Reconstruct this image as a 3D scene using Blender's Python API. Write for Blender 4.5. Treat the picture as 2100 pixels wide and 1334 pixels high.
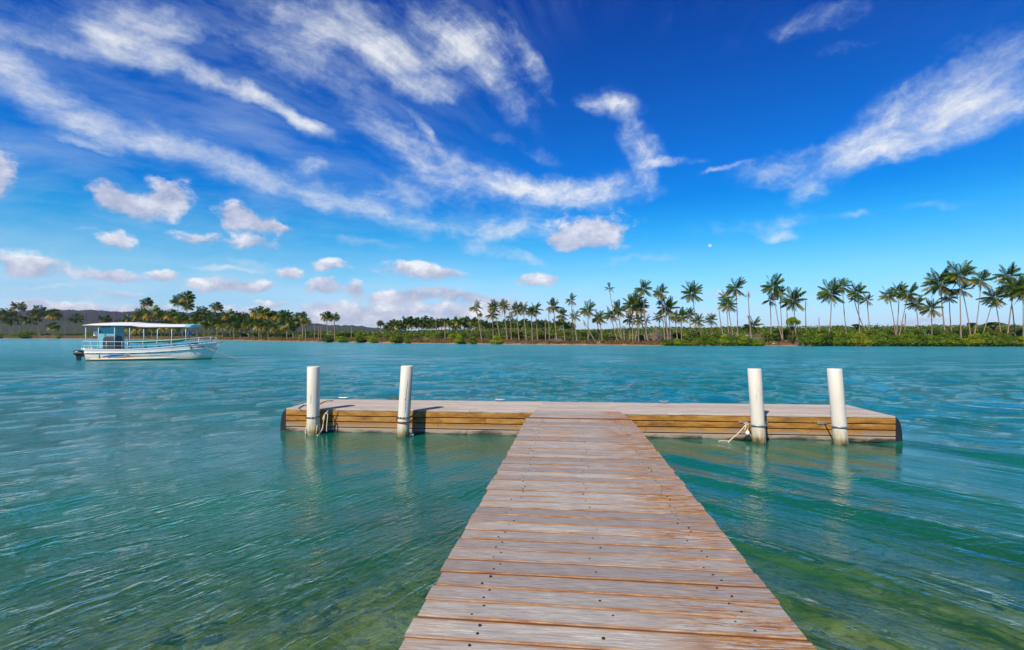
import bpy, bmesh, math, random
import numpy as np
from mathutils import Vector, Matrix, Euler

R = math.radians
random.seed(7)
RNG = np.random.default_rng(11)
for _o in list(bpy.data.objects):
    bpy.data.objects.remove(_o)
SC = bpy.context.scene
COL = SC.collection

# ------------------------------------------------------------ camera, sun, exposure
F = 1050.0            # focal length in units of the 2100 px wide photograph (18 mm on 36 mm)
HOR = 690.0           # horizon row
CAMZ = 1.97           # eye height over the water, metres
cam_d = bpy.data.cameras.new('camera')
cam_d.lens = 18.0
cam_d.sensor_width = 36.0
cam_d.shift_y = (HOR - 667.0) / 2100.0
cam_d.clip_start = 0.05
cam_d.clip_end = 40000.0
cam = bpy.data.objects.new('camera', cam_d)
cam.location = (0, 0, CAMZ)
cam.rotation_euler = (R(90), 0, 0)
COL.objects.link(cam)
SC.camera = cam

SC.view_settings.view_transform = 'Standard'
SC.view_settings.look = 'None'
SC.view_settings.exposure = 0.26
SC.view_settings.gamma = 1.0
SC.view_settings.use_curve_mapping = False
SC.render.engine = 'CYCLES'
SC.cycles.max_bounces = 6
SC.cycles.diffuse_bounces = 2
SC.cycles.glossy_bounces = 3
SC.cycles.transparent_max_bounces = 10
SC.cycles.transmission_bounces = 3
SC.cycles.volume_bounces = 0
SC.cycles.use_denoising = True
SC.cycles.denoising_prefilter = 'ACCURATE'
SC.cycles.caustics_reflective = False
SC.cycles.caustics_refractive = False

SUN_DIR = Vector((-0.58, -0.82, 1.02)).normalized()      # towards the sun
SUN_EL = math.asin(SUN_DIR.z)
sun_d = bpy.data.lights.new('sun', 'SUN')
sun_d.energy = 4.7
sun_d.angle = R(0.53)
sun_d.color = (1.0, 0.90, 0.76)
sun = bpy.data.objects.new('sun', sun_d)
sun.rotation_euler = SUN_DIR.to_track_quat('Z', 'Y').to_euler()
sun.location = (-20, -20, 30)
COL.objects.link(sun)


# ------------------------------------------------------------ node helpers
class NT:
    def __init__(self, tree):
        self.t = tree
        tree.nodes.clear()

    def n(self, typ, **kw):
        nd = self.t.nodes.new(typ)
        for k, v in kw.items():
            setattr(nd, k, v)
        return nd

    def put(self, sock, v):
        if v is None:
            return
        if isinstance(v, bpy.types.NodeSocket):
            self.t.links.new(v, sock)
        elif isinstance(v, bpy.types.Node):
            self.t.links.new(v.outputs[0], sock)
        else:
            if hasattr(sock, 'default_value'):
                if sock.type == 'RGBA' and len(v) == 3:
                    v = (*v, 1)
                sock.default_value = v

    def math(self, op, a, b=None, c=None, clamp=False):
        nd = self.n('ShaderNodeMath', operation=op, use_clamp=clamp)
        for i, v in enumerate((a, b, c)):
            if v is not None:
                self.put(nd.inputs[i], v)
        return nd.outputs[0]

    def vmath(self, op, a, b=None, scale=None):
        nd = self.n('ShaderNodeVectorMath', operation=op)
        self.put(nd.inputs[0], a)
        if b is not None:
            self.put(nd.inputs[1], b)
        if scale is not None:
            self.put(nd.inputs[3], scale)
        return nd.outputs[1] if op in ('DOT_PRODUCT', 'LENGTH', 'DISTANCE') else nd.outputs[0]

    def mapping(self, vec, loc=(0, 0, 0), rot=(0, 0, 0), sc=(1, 1, 1), typ='POINT'):
        nd = self.n('ShaderNodeMapping', vector_type=typ)
        self.put(nd.inputs[0], vec)
        if typ != 'VECTOR' and typ != 'NORMAL':
            nd.inputs['Location'].default_value = loc
        nd.inputs['Rotation'].default_value = rot
        nd.inputs['Scale'].default_value = sc
        return nd.outputs[0]

    def noise(self, vec, scale=1.0, detail=4.0, rough=0.55, dist=0.0, color=False, dim='3D'):
        nd = self.n('ShaderNodeTexNoise', noise_dimensions=dim)
        if vec is not None:
            self.put(nd.inputs['Vector'], vec)
        self.put(nd.inputs['Scale'], scale)
        nd.inputs['Detail'].default_value = detail
        nd.inputs['Roughness'].default_value = rough
        nd.inputs['Distortion'].default_value = dist
        return nd.outputs['Color'] if color else nd.outputs[0]

    def rng(self, v, a, b, c=0.0, d=1.0, mode='LINEAR'):
        nd = self.n('ShaderNodeMapRange', interpolation_type=mode)
        self.put(nd.inputs[0], v)
        for i, x in enumerate((a, b, c, d)):
            self.put(nd.inputs[i + 1], x)
        return nd.outputs[0]

    def mix(self, f, a, b, typ='MIX'):
        nd = self.n('ShaderNodeMix', data_type='RGBA', blend_type=typ)
        self.put(nd.inputs['Factor'], f)
        self.put(nd.inputs[6], a)
        self.put(nd.inputs[7], b)
        return nd.outputs[2]

    def mixf(self, f, a, b):
        nd = self.n('ShaderNodeMix', data_type='FLOAT')
        self.put(nd.inputs[0], f)
        self.put(nd.inputs[2], a)
        self.put(nd.inputs[3], b)
        return nd.outputs[0]

    def ramp(self, f, stops):
        nd = self.n('ShaderNodeValToRGB')
        el = nd.color_ramp.elements
        while len(el) > 1:
            el.remove(el[-1])
        for i, (p, c) in enumerate(stops):
            e = el[0] if i == 0 else el.new(p)
            e.position = p
            e.color = (*c, 1) if len(c) == 3 else c
        self.put(nd.inputs[0], f)
        return nd.outputs[0]

    def sep(self, v):
        nd = self.n('ShaderNodeSeparateXYZ')
        self.put(nd.inputs[0], v)
        return nd.outputs

    def comb(self, x, y, z):
        nd = self.n('ShaderNodeCombineXYZ')
        for i, v in enumerate((x, y, z)):
            self.put(nd.inputs[i], v)
        return nd.outputs[0]

    def bump(self, h, strength=1.0, dist=0.01, normal=None):
        nd = self.n('ShaderNodeBump')
        self.put(nd.inputs['Strength'], strength)
        nd.inputs['Distance'].default_value = dist
        self.put(nd.inputs['Height'], h)
        if normal is not None:
            self.put(nd.inputs['Normal'], normal)
        return nd.outputs[0]


def photo_dir(px, py):
    """direction in the place of a point of the sky"""
    return Vector(((px - 1050) / F, 1.0, (HOR - py) / F)).normalized()


# ------------------------------------------------------------ sky
def build_world():
    w = bpy.data.worlds.new('World')
    SC.world = w
    w.use_nodes = True
    t = NT(w.node_tree)
    geo = t.n('ShaderNodeTexCoord')
    d = geo.outputs['Generated']
    sky = t.n('ShaderNodeTexSky', sky_type='NISHITA')
    sky.sun_disc = False
    sky.sun_elevation = SUN_EL
    sky.sun_rotation = math.atan2(SUN_DIR.x, SUN_DIR.y)
    sky.altitude = 0
    sky.air_density = 1.0
    sky.dust_density = 0.1
    sky.ozone_density = 2.5
    # deep, polarised blue: more saturated the higher one looks, paler at the horizon
    dz = t.sep(d)[2]
    hs = t.n('ShaderNodeHueSaturation')
    t.put(hs.inputs['Color'], sky.outputs[0])
    t.put(hs.inputs['Saturation'], t.rng(dz, 0.0, 0.35, 1.12, 1.75, 'SMOOTHSTEP'))
    hs.inputs['Value'].default_value = 1.0
    tint = t.ramp(dz, [(0.0, (0.42, 0.60, 1.08)), (0.05, (0.44, 0.69, 1.02)), (0.11, (0.40, 0.84, 1.00)), (0.20, (0.20, 0.90, 1.06)),
                       (0.32, (0.06, 0.72, 1.10)), (0.55, (0.02, 0.38, 0.88)), (1.0, (0.02, 0.24, 0.62))])
    skyc = t.mix(1.0, hs.outputs[0], tint, 'MULTIPLY')

    # warped direction, so that cloud edges fray
    w1 = t.vmath('SUBTRACT', t.noise(d, 5.0, 2.0, 0.5, color=True), (0.5, 0.5, 0.5))
    w2 = t.vmath('SUBTRACT', t.noise(d, 22.0, 3.0, 0.6, color=True), (0.5, 0.5, 0.5))
    dw = t.vmath('ADD', d, t.vmath('SCALE', w1, scale=0.05))
    dw = t.vmath('ADD', dw, t.vmath('SCALE', w2, scale=0.032))
    dc = t.vmath('ADD', d, t.vmath('SCALE', w1, scale=0.012))
    dc = t.vmath('ADD', dc, t.vmath('SCALE', w2, scale=0.020))

    # fibres: parallel threads that run away to one far point
    P = photo_dir(1380, 500)
    B = (Vector((0, 0, 1)) - P * P.z).normalized()
    A = P.cross(B).normalized()
    df = t.vmath('ADD', d, t.vmath('SCALE', w1, scale=0.06))
    sa = t.vmath('DOT_PRODUCT', df, tuple(A))
    sb = t.vmath('DOT_PRODUCT', df, tuple(B))
    sp = t.vmath('DOT_PRODUCT', df, tuple(P))
    phi = t.math('ARCTAN2', sa, sb)
    rho = t.math('ARCCOSINE', sp, clamp=False)
    fv = t.comb(t.math('MULTIPLY', phi, 13.0), t.math('MULTIPLY', rho, 4.2), 0.0)
    fib = t.noise(fv, 1.0, 7.0, 0.64, 0.0)
    puffn = t.noise(t.mapping(dw, sc=(1, 1, 1.7)), 9.0, 8.0, 0.66, 0.0)
    cirn = t.mixf(t.rng(rho, 0.22, 0.62, 0.92, 0.55, 'SMOOTHSTEP'), fib, puffn)

    def ell(vec, c, t_ax, n_ax, lt, ln, s):
        """soft ellipse on the sky round direction c; returns a socket 0..s"""
        m = Matrix((t_ax, n_ax, c)).transposed()
        e = m.to_euler('XYZ')
        v = t.mapping(vec, tuple(c), tuple(e), (lt, ln, 0.9), 'TEXTURE')
        return t.rng(t.vmath('LENGTH', v), 0.0, 1.0, s, 0.0, 'SMOOTHSTEP'), v

    def after(vec, acc):
        # same direction, evaluated only once acc is known (keeps the shader's stack small)
        if acc is None:
            return vec
        nd = t.n('ShaderNodeVectorMath', operation='MULTIPLY_ADD')
        t.put(nd.inputs[0], acc)
        nd.inputs[1].default_value = (1e-9, 1e-9, 1e-9)
        t.put(nd.inputs[2], vec)
        return nd.outputs[0]

    def stroke(vec, x0, y0, x1, y1, hw, s):
        p0, p1 = photo_dir(x0, y0), photo_dir(x1, y1)
        c = (p0 + p1).normalized()
        ta = p1 - p0
        ta = (ta - c * ta.dot(c))
        ln = ta.length
        ta.normalize()
        na = c.cross(ta).normalized()
        # width in angle at that place
        xm, ym = (x0 + x1) / 2, (y0 + y1) / 2
        L = math.hypot(x1 - x0, y1 - y0) or 1
        q = photo_dir(xm - (y1 - y0) / L * hw, ym + (x1 - x0) / L * hw)
        wd = abs((q - c).dot(na))
        return ell(vec, c, ta, na, ln * 0.62 + wd * 1.9, wd * 2.0, s)

    cir = [(-40, 10, 380, 130, 34, .95), (350, 120, 560, 225, 18, .95), (500, 195, 700, 300, 15, 1.1), (200, 70, 420, 160, 26, .9),
           (0, 45, 230, 135, 16, .8), (-60, 90, 160, 250, 60, 1.0), (110, 215, 420, 335, 38, 1.0),
           (360, 310, 640, 410, 27, 1.15), (560, 375, 820, 450, 22, 1.0), (70, 268, 200, 312, 8, .55),
           (430, -10, 640, 160, 55, .62), (520, 10, 700, 90, 30, .9), (560, 120, 700, 175, 40, .35),
           (700, 120, 910, 165, 42, 1.0), (640, 10, 810, 90, 40, 1.0), (830, 180, 950, 195, 20, 1.0),
           (810, -10, 1010, 175, 36, .8), (880, -10, 1080, 170, 46, .65), (1025, 0, 1150, 200, 14, .85),
           (700, 215, 880, 335, 32, .8), (840, 310, 1110, 400, 34, 1.1), (1060, 380, 1350, 405, 27, 1.35),
           (820, 210, 910, 310, 9, .8), (770, 455, 1010, 485, 24, 1.0), (970, 450, 1150, 468, 30, 1.05),
           (930, 490, 1150, 555, 12, .6), (640, 478, 850, 514, 11, .9), (1210, 210, 1310, 240, 20, .9),
           (1285, 225, 1335, 365, 30, 1.0), (1320, 350, 1455, 338, 9, .7), (1420, 372, 1535, 333, 5, .75),
           (1540, 352, 1720, 335, 30, 1.1), (1610, 395, 1700, 378, 22, .95), (1680, 335, 1880, 250, 30, 1.15),
           (1820, 255, 2140, 130, 62, 1.15), (1760, 300, 2140, 215, 30, 1.05), (1620, 50, 1750, 25, 30, .8),
           (1650, 125, 1810, 75, 12, .35), (1400, 478, 1720, 435, 16, .55), (1690, 438, 2060, 415, 9, .5),
           (1550, 480, 1640, 476, 7, .95), (350, 540, 590, 548, 7, .95), (445, 524, 570, 536, 6, .8),
           (150, 482, 245, 477, 8, .9), (0, 596, 210, 588, 4, .7), (680, 370, 980, 405, 42, .55),
           (590, 345, 695, 343, 14, .7), (1000, 265, 1150, 335, 13, .55), (180, -10, 430, 70, 38, .8),
           (-20, 440, 60, 462, 6, .4), (100, 615, 260, 612, 5, .5), (1000, 140, 1120, 260, 40, .35),
           (1500, 560, 1640, 545, 8, .35), (1180, 540, 1420, 520, 9, .35), (1380, 20, 1500, 120, 60, .18),
           (1850, 110, 2100, 30, 26, .28), (560, 240, 760, 330, 26, .3)]
    cm = None
    for s in cir:
        v = stroke(after(dw, cm), *s)[0]
        cm = v if cm is None else t.math('ADD', cm, v)
    # elsewhere (behind and overhead) a loose scatter of the same cirrus
    away = t.rng(t.vmath('DOT_PRODUCT', d, (0.0, 1.0, 0.0)), 0.42, 0.1, 0.0, 1.0, 'SMOOTHSTEP')
    scat = t.math('MULTIPLY', t.rng(t.noise(d, 2.6, 2.0, 0.5), 0.5, 0.72, 0.0, 0.9), away)
    cm = t.math('ADD', cm, scat)
    cm = t.math('MINIMUM', cm, 1.25)
    cdens = t.math('ADD', t.math('MULTIPLY', cm, 0.92), t.math('MULTIPLY', t.math('SUBTRACT', cirn, 0.53), 3.6))
    cgate = t.rng(cm, 0.03, 0.35, 0.0, 1.0, 'SMOOTHSTEP')
    ca = t.math('MULTIPLY', t.math('MULTIPLY', t.rng(cdens, -0.15, 1.75, 0.0, 0.96, 'SMOOTHSTEP'), t.rng(cirn, 0.36, 0.60, 0.60, 1.0)), cgate)
    # a hair-thin veil over the left half
    veil = t.math('MULTIPLY', t.rng(fib, 0.40, 0.75, 0.0, 0.30), t.rng(t.vmath('DOT_PRODUCT', d, (1.0, 0.0, 0.0)), 0.35, 0.0, 0.25, 1.0))
    veil = t.math('MULTIPLY', veil, t.rng(rho, 0.35, 0.75, 0.0, 1.0))
    ca = t.math('MAXIMUM', ca, veil)

    cum = [(-8, 352, 50, 56, 1), (225, 395, 46, 33, 1), (345, 397, 48, 36, 1), (285, 426, 76, 28, .9),
           (480, 440, 44, 30, 1), (535, 461, 54, 20, .9), (578, 468, 22, 10, .5), (240, 494, 36, 19, .9), (410, 488, 56, 13, .75),
           (520, 495, 56, 16, .85), (65, 546, 82, 25, .9), (235, 568, 74, 18, .8), (335, 562, 32, 13, 1),
           (440, 584, 62, 17, .85), (525, 586, 52, 16, .8), (597, 558, 26, 14, 1), (675, 542, 42, 13, .6),
           (668, 584, 40, 19, 1), (730, 593, 22, 15, .9), (845, 554, 74, 17, .65), (905, 562, 66, 14, .6),
           (1212, 474, 88, 38, 1.05), (1175, 494, 76, 22, .7), (1108, 574, 56, 14, .7), (800, 612, 70, 15, .7),
           (875, 600, 66, 16, .8), (950, 607, 60, 15, .7), (668, 638, 62, 26, .9), (770, 640, 90, 20, .62), (705, 655, 70, 12, .6),
           (900, 636, 80, 18, .62), (985, 650, 70, 14, .6), (1020, 625, 66, 20, .7), (60, 622, 46, 11, .8), (150, 631, 78, 13, .7),
           (300, 634, 90, 12, .6), (245, 606, 62, 8, .45), (640, 655, 60, 14, .7), (500, 640, 80, 14, .55),
           (850, 665, 150, 14, .55), (560, 622, 44, 9, .5), (1500, 598, 70, 10, .25), (1310, 645, 80, 14, .3), (1890, 660, 90, 12, .4)]
    um = uh = None
    for (cx, cy, rx, ry, s) in cum:
        c = photo_dir(cx, cy)
        ta = Vector((c.y, -c.x, 0)).normalized()
        na = c.cross(ta).normalized()
        if na.z < 0:
            na = -na
            ta = -ta
        q1, q2 = photo_dir(cx + rx, cy), photo_dir(cx, cy - ry)
        m, v = ell(after(dc, uh), c, ta, na, abs((q1 - c).dot(ta)) * 1.5, abs((q2 - c).dot(na)) * 1.5, s * 1.5 + (0.35 if cy > 520 else 0.0))
        hv = t.math('MULTIPLY', m, t.vmath('DOT_PRODUCT', v, (0.0, 1.0, 0.0)))
        um = m if um is None else t.math('ADD', um, m)
        uh = hv if uh is None else t.math('ADD', uh, hv)
    dcf = t.vmath('ADD', d, t.vmath('SCALE', w2, scale=0.02))
    cn = t.noise(t.mapping(dcf, sc=(1, 1, 1.5)), 21.0, 6.0, 0.60, 0.0)
    behind = t.math('MULTIPLY', t.rng(t.noise(t.mapping(d, sc=(1, 1, 2.4)), 5.5, 3.0, 0.5), 0.56, 0.72, 0.0, 0.9),
                    t.math('MULTIPLY', away, t.rng(dz, 0.45, 0.2, 0.0, 1.0)))
    um = t.math('ADD', um, behind)
    ud = t.math('ADD', um, t.math('MULTIPLY', t.math('SUBTRACT', cn, 0.54), 3.4))
    ua = t.math('MULTIPLY', t.rng(ud, 0.06, 1.05, 0.0, 0.90, 'SMOOTHSTEP'), t.rng(um, 0.02, 0.2))
    lit = t.math('ADD', t.math('DIVIDE', uh, t.math('MAXIMUM', um, 0.25)), t.math('MULTIPLY', t.math('SUBTRACT', cn, 0.5), 5.2))
    ucol = t.ramp(t.rng(lit, -0.75, 0.95), [(0.0, (3.5, 3.9, 5.3)), (0.42, (4.8, 5.0, 6.3)), (0.8, (6.5, 6.6, 7.4)), (1.0, (7.9, 7.9, 8.2))])
    ccol = t.ramp(ca, [(0.0, (4.2, 6.0, 7.5)), (0.5, (6.3, 6.9, 7.5)), (1.0, (7.9, 8.0, 8.0))])

    moon_c = photo_dir(1456, 504)
    moon = t.rng(t.vmath('DISTANCE', d, tuple(moon_c)), 0.0024, 0.0034, 0.55, 0.0)
    skyc = t.mix(moon, skyc, (6.5, 6.8, 7.4))

    b0 = t.n('ShaderNodeBackground')
    b0.inputs[1].default_value = 0.115
    # milky air low over the land, thicker to the left
    low = t.math('MULTIPLY', t.rng(dz, 0.0, 0.19, 0.66, 0.0, 'SMOOTHSTEP'), t.rng(t.noise(t.mapping(d, sc=(1, 1, 7)), 4.0, 4, 0.55), 0.35, 0.65, 0.35, 1.0))
    low = t.math('MULTIPLY', low, t.rng(t.vmath('DOT_PRODUCT', d, (1.0, 0.0, 0.0)), -0.1, 0.55, 1.0, 0.45))
    skyc2 = t.mix(low, skyc, (4.9, 5.9, 7.6))
    t.put(b0.inputs[0], skyc2)
    b1 = t.n('ShaderNodeBackground')
    t.put(b1.inputs[0], ccol)
    b1.inputs[1].default_value = 0.1
    b2 = t.n('ShaderNodeBackground')
    t.put(b2.inputs[0], ucol)
    b2.inputs[1].default_value = 0.1
    m1 = t.n('ShaderNodeMixShader')
    t.put(m1.inputs[0], ca)
    t.t.links.new(b0.outputs[0], m1.inputs[1])
    t.t.links.new(b1.outputs[0], m1.inputs[2])
    m2 = t.n('ShaderNodeMixShader')
    t.put(m2.inputs[0], ua)
    t.t.links.new(m1.outputs[0], m2.inputs[1])
    t.t.links.new(b2.outputs[0], m2.inputs[2])
    out = t.n('ShaderNodeOutputWorld')
    t.t.links.new(m2.outputs[0], out.inputs[0])
    w.cycles.sampling_method = 'MANUAL'
    w.cycles.sample_map_resolution = 512


build_world()


# ------------------------------------------------------------ object helpers
def at(px, D, z=None, py=None):
    """place of something seen at column px and D metres ahead"""
    x = (px - 1050) / F * D
    if py is not None:
        z = CAMZ + (HOR - py) / F * D
    return Vector((x, D, z if z is not None else 0.0))


def at_z(px, py, z):
    D = F * (CAMZ - z) / (py - HOR)
    return Vector(((px - 1050) / F * D, D, z))


def mesh_obj(name, verts, faces, mat=None, parent=None, smooth=False, loc=None):
    me = bpy.data.meshes.new(name)
    me.from_pydata([tuple(v) for v in verts], [], faces)
    me.update()
    if smooth:
        me.polygons.foreach_set('use_smooth', [True] * len(me.polygons))
    if mat is not None:
        me.materials.append(mat)
    return link(name, me, parent, loc)


def link(name, data, parent=None, loc=None, rot=None, scale=None):
    o = bpy.data.objects.new(name, data)
    COL.objects.link(o)
    if parent is not None:
        o.parent = parent
    if loc is not None:
        o.location = loc
    if rot is not None:
        o.rotation_euler = rot
    if scale is not None:
        o.scale = scale
    return o


def thing(name, label, cat, loc=(0, 0, 0), rot=(0, 0, 0), group=None):
    o = link(name, None, None, loc, rot)
    o.empty_display_size = 0.3
    tag(o, label, cat, group)
    return o


def tag(o, label, cat, group=None):
    o['label'] = label
    o['category'] = cat
    if group:
        o['group'] = group
    return o


def structure(o):
    o['kind'] = 'structure'
    return o


def stuff(o, label=None, cat=None):
    o['kind'] = 'stuff'
    if label:
        o['label'] = label
    if cat:
        o['category'] = cat
    return o


class MB:
    def __init__(self):
        self.v = []
        self.f = []

    def add(self, vs, fs):
        k = len(self.v)
        self.v += [tuple(v) for v in vs]
        self.f += [tuple(i + k for i in f) for f in fs]

    def box(self, c, s, rz=0.0, b=0.0, m=None):
        x, y, z = s[0] / 2, s[1] / 2, s[2] / 2
        if b > 0:
            pr = [(-y + b, -z), (y - b, -z), (y, -z + b), (y, z - b), (y - b, z), (-y + b, z), (-y, z - b), (-y, -z + b)]
            vs = [(-x, p, q) for p, q in pr] + [(x, p, q) for p, q in pr]
            n = 8
            fs = [(i, (i + 1) % n, (i + 1) % n + n, i + n) for i in range(n)] + [tuple(range(n))[::-1], tuple(range(n, 2 * n))]
        else:
            vs = [(-x, -y, -z), (x, -y, -z), (x, y, -z), (-x, y, -z), (-x, -y, z), (x, -y, z), (x, y, z), (-x, y, z)]
            fs = [(0, 3, 2, 1), (4, 5, 6, 7), (0, 1, 5, 4), (1, 2, 6, 5), (2, 3, 7, 6), (3, 0, 4, 7)]
        M = m if m is not None else Matrix.Rotation(rz, 3, 'Z')
        self.add([M @ Vector(v) + Vector(c) for v in vs], fs)
        return self

    def tube(self, pts, r, n=8, cap=True):
        pts = [Vector(p) for p in pts]
        rs = r if isinstance(r, (list, tuple)) else [r] * len(pts)
        vs = []
        up = Vector((0, 0, 1))
        prev = None
        for i, p in enumerate(pts):
            tdir = (pts[min(i + 1, len(pts) - 1)] - pts[max(i - 1, 0)])
            if tdir.length < 1e-9:
                tdir = Vector((0, 0, 1))
            tdir.normalize()
            if prev is None:
                a = up if abs(tdir.z) < 0.9 else Vector((1, 0, 0))
                x = tdir.cross(a).normalized()
            else:
                x = (prev - tdir * prev.dot(tdir))
                x = x.normalized() if x.length > 1e-6 else tdir.cross(up).normalized()
            prev = x
            y = tdir.cross(x)
            for k in range(n):
                a = 2 * math.pi * k / n
                vs.append(p + (x * math.cos(a) + y * math.sin(a)) * rs[i])
        fs = []
        for i in range(len(pts) - 1):
            for k in range(n):
                a, b = i * n + k, i * n + (k + 1) % n
                fs.append((a, b, b + n, a + n))
        if cap:
            fs.append(tuple(range(n))[::-1])
            fs.append(tuple(range((len(pts) - 1) * n, len(pts) * n)))
        self.add(vs, fs)
        return self

    def loft(self, rings, closed=False, cap=False):
        n = len(rings[0])
        vs = [v for r in rings for v in r]
        fs = []
        for i in range(len(rings) - 1):
            for k in range(n if closed else n - 1):
                a, b = i * n + k, i * n + (k + 1) % n
                fs.append((a, b, b + n, a + n))
        if cap:
            fs.append(tuple(range(n))[::-1])
            fs.append(tuple(range((len(rings) - 1) * n, len(rings) * n)))
        self.add(vs, fs)
        return self

    def sphere(self, c, r, n=10, m=6):
        r = r if isinstance(r, (list, tuple)) else (r, r, r)
        vs = [(c[0], c[1], c[2] - r[2])]
        for i in range(1, m):
            th = math.pi * i / m
            for k in range(n):
                a = 2 * math.pi * k / n
                vs.append((c[0] + r[0] * math.sin(th) * math.cos(a), c[1] + r[1] * math.sin(th) * math.sin(a), c[2] - r[2] * math.cos(th)))
        vs.append((c[0], c[1], c[2] + r[2]))
        fs = [(0, 1 + (k + 1) % n, 1 + k) for k in range(n)]
        for i in range(m - 2):
            for k in range(n):
                a, b = 1 + i * n + k, 1 + i * n + (k + 1) % n
                fs.append((a, b, b + n, a + n))
        L = len(vs) - 1
        fs += [(L, 1 + (m - 2) * n + k, 1 + (m - 2) * n + (k + 1) % n) for k in range(n)]
        self.add(vs, fs)
        return self

    def mesh(self, name, mat, smooth=False):
        me = bpy.data.meshes.new(name)
        me.from_pydata(self.v, [], self.f)
        me.update()
        if smooth:
            me.polygons.foreach_set('use_smooth', [True] * len(me.polygons))
        if mat is not None:
            me.materials.append(mat)
        return me

    def obj(self, name, mat, parent=None, smooth=False, loc=None):
        return link(name, self.mesh(name, mat, smooth), parent, loc)


# ------------------------------------------------------------ materials
def mat(name, build):
    m = bpy.data.materials.new(name)
    m.use_nodes = True
    t = NT(m.node_tree)
    s = build(t)
    out = t.n('ShaderNodeOutputMaterial')
    t.t.links.new(s, out.inputs[0])
    return m


def princ(t, color, rough=0.6, normal=None, metallic=0.0, spec=None):
    p = t.n('ShaderNodeBsdfPrincipled')
    t.put(p.inputs['Base Color'], color)
    t.put(p.inputs['Roughness'], rough)
    p.inputs['Metallic'].default_value = metallic
    if spec is not None:
        p.inputs['Specular IOR Level'].default_value = spec
    if normal is not None:
        t.put(p.inputs['Normal'], normal)
    return p.outputs[0]


def simple(name, color, rough=0.6, metallic=0.0, var=0.12, scale=8.0, bump=0.0):
    def b(t):
        tc = t.n('ShaderNodeTexCoord').outputs['Object']
        n = t.noise(tc, scale, 5, 0.6)
        c = t.mix(n, tuple(x * (1 - var) for x in color), tuple(min(1, x * (1 + var)) for x in color))
        nm = t.bump(n, 1.0, bump) if bump else None
        return princ(t, c, rough, nm, metallic)
    return mat(name, b)


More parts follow.
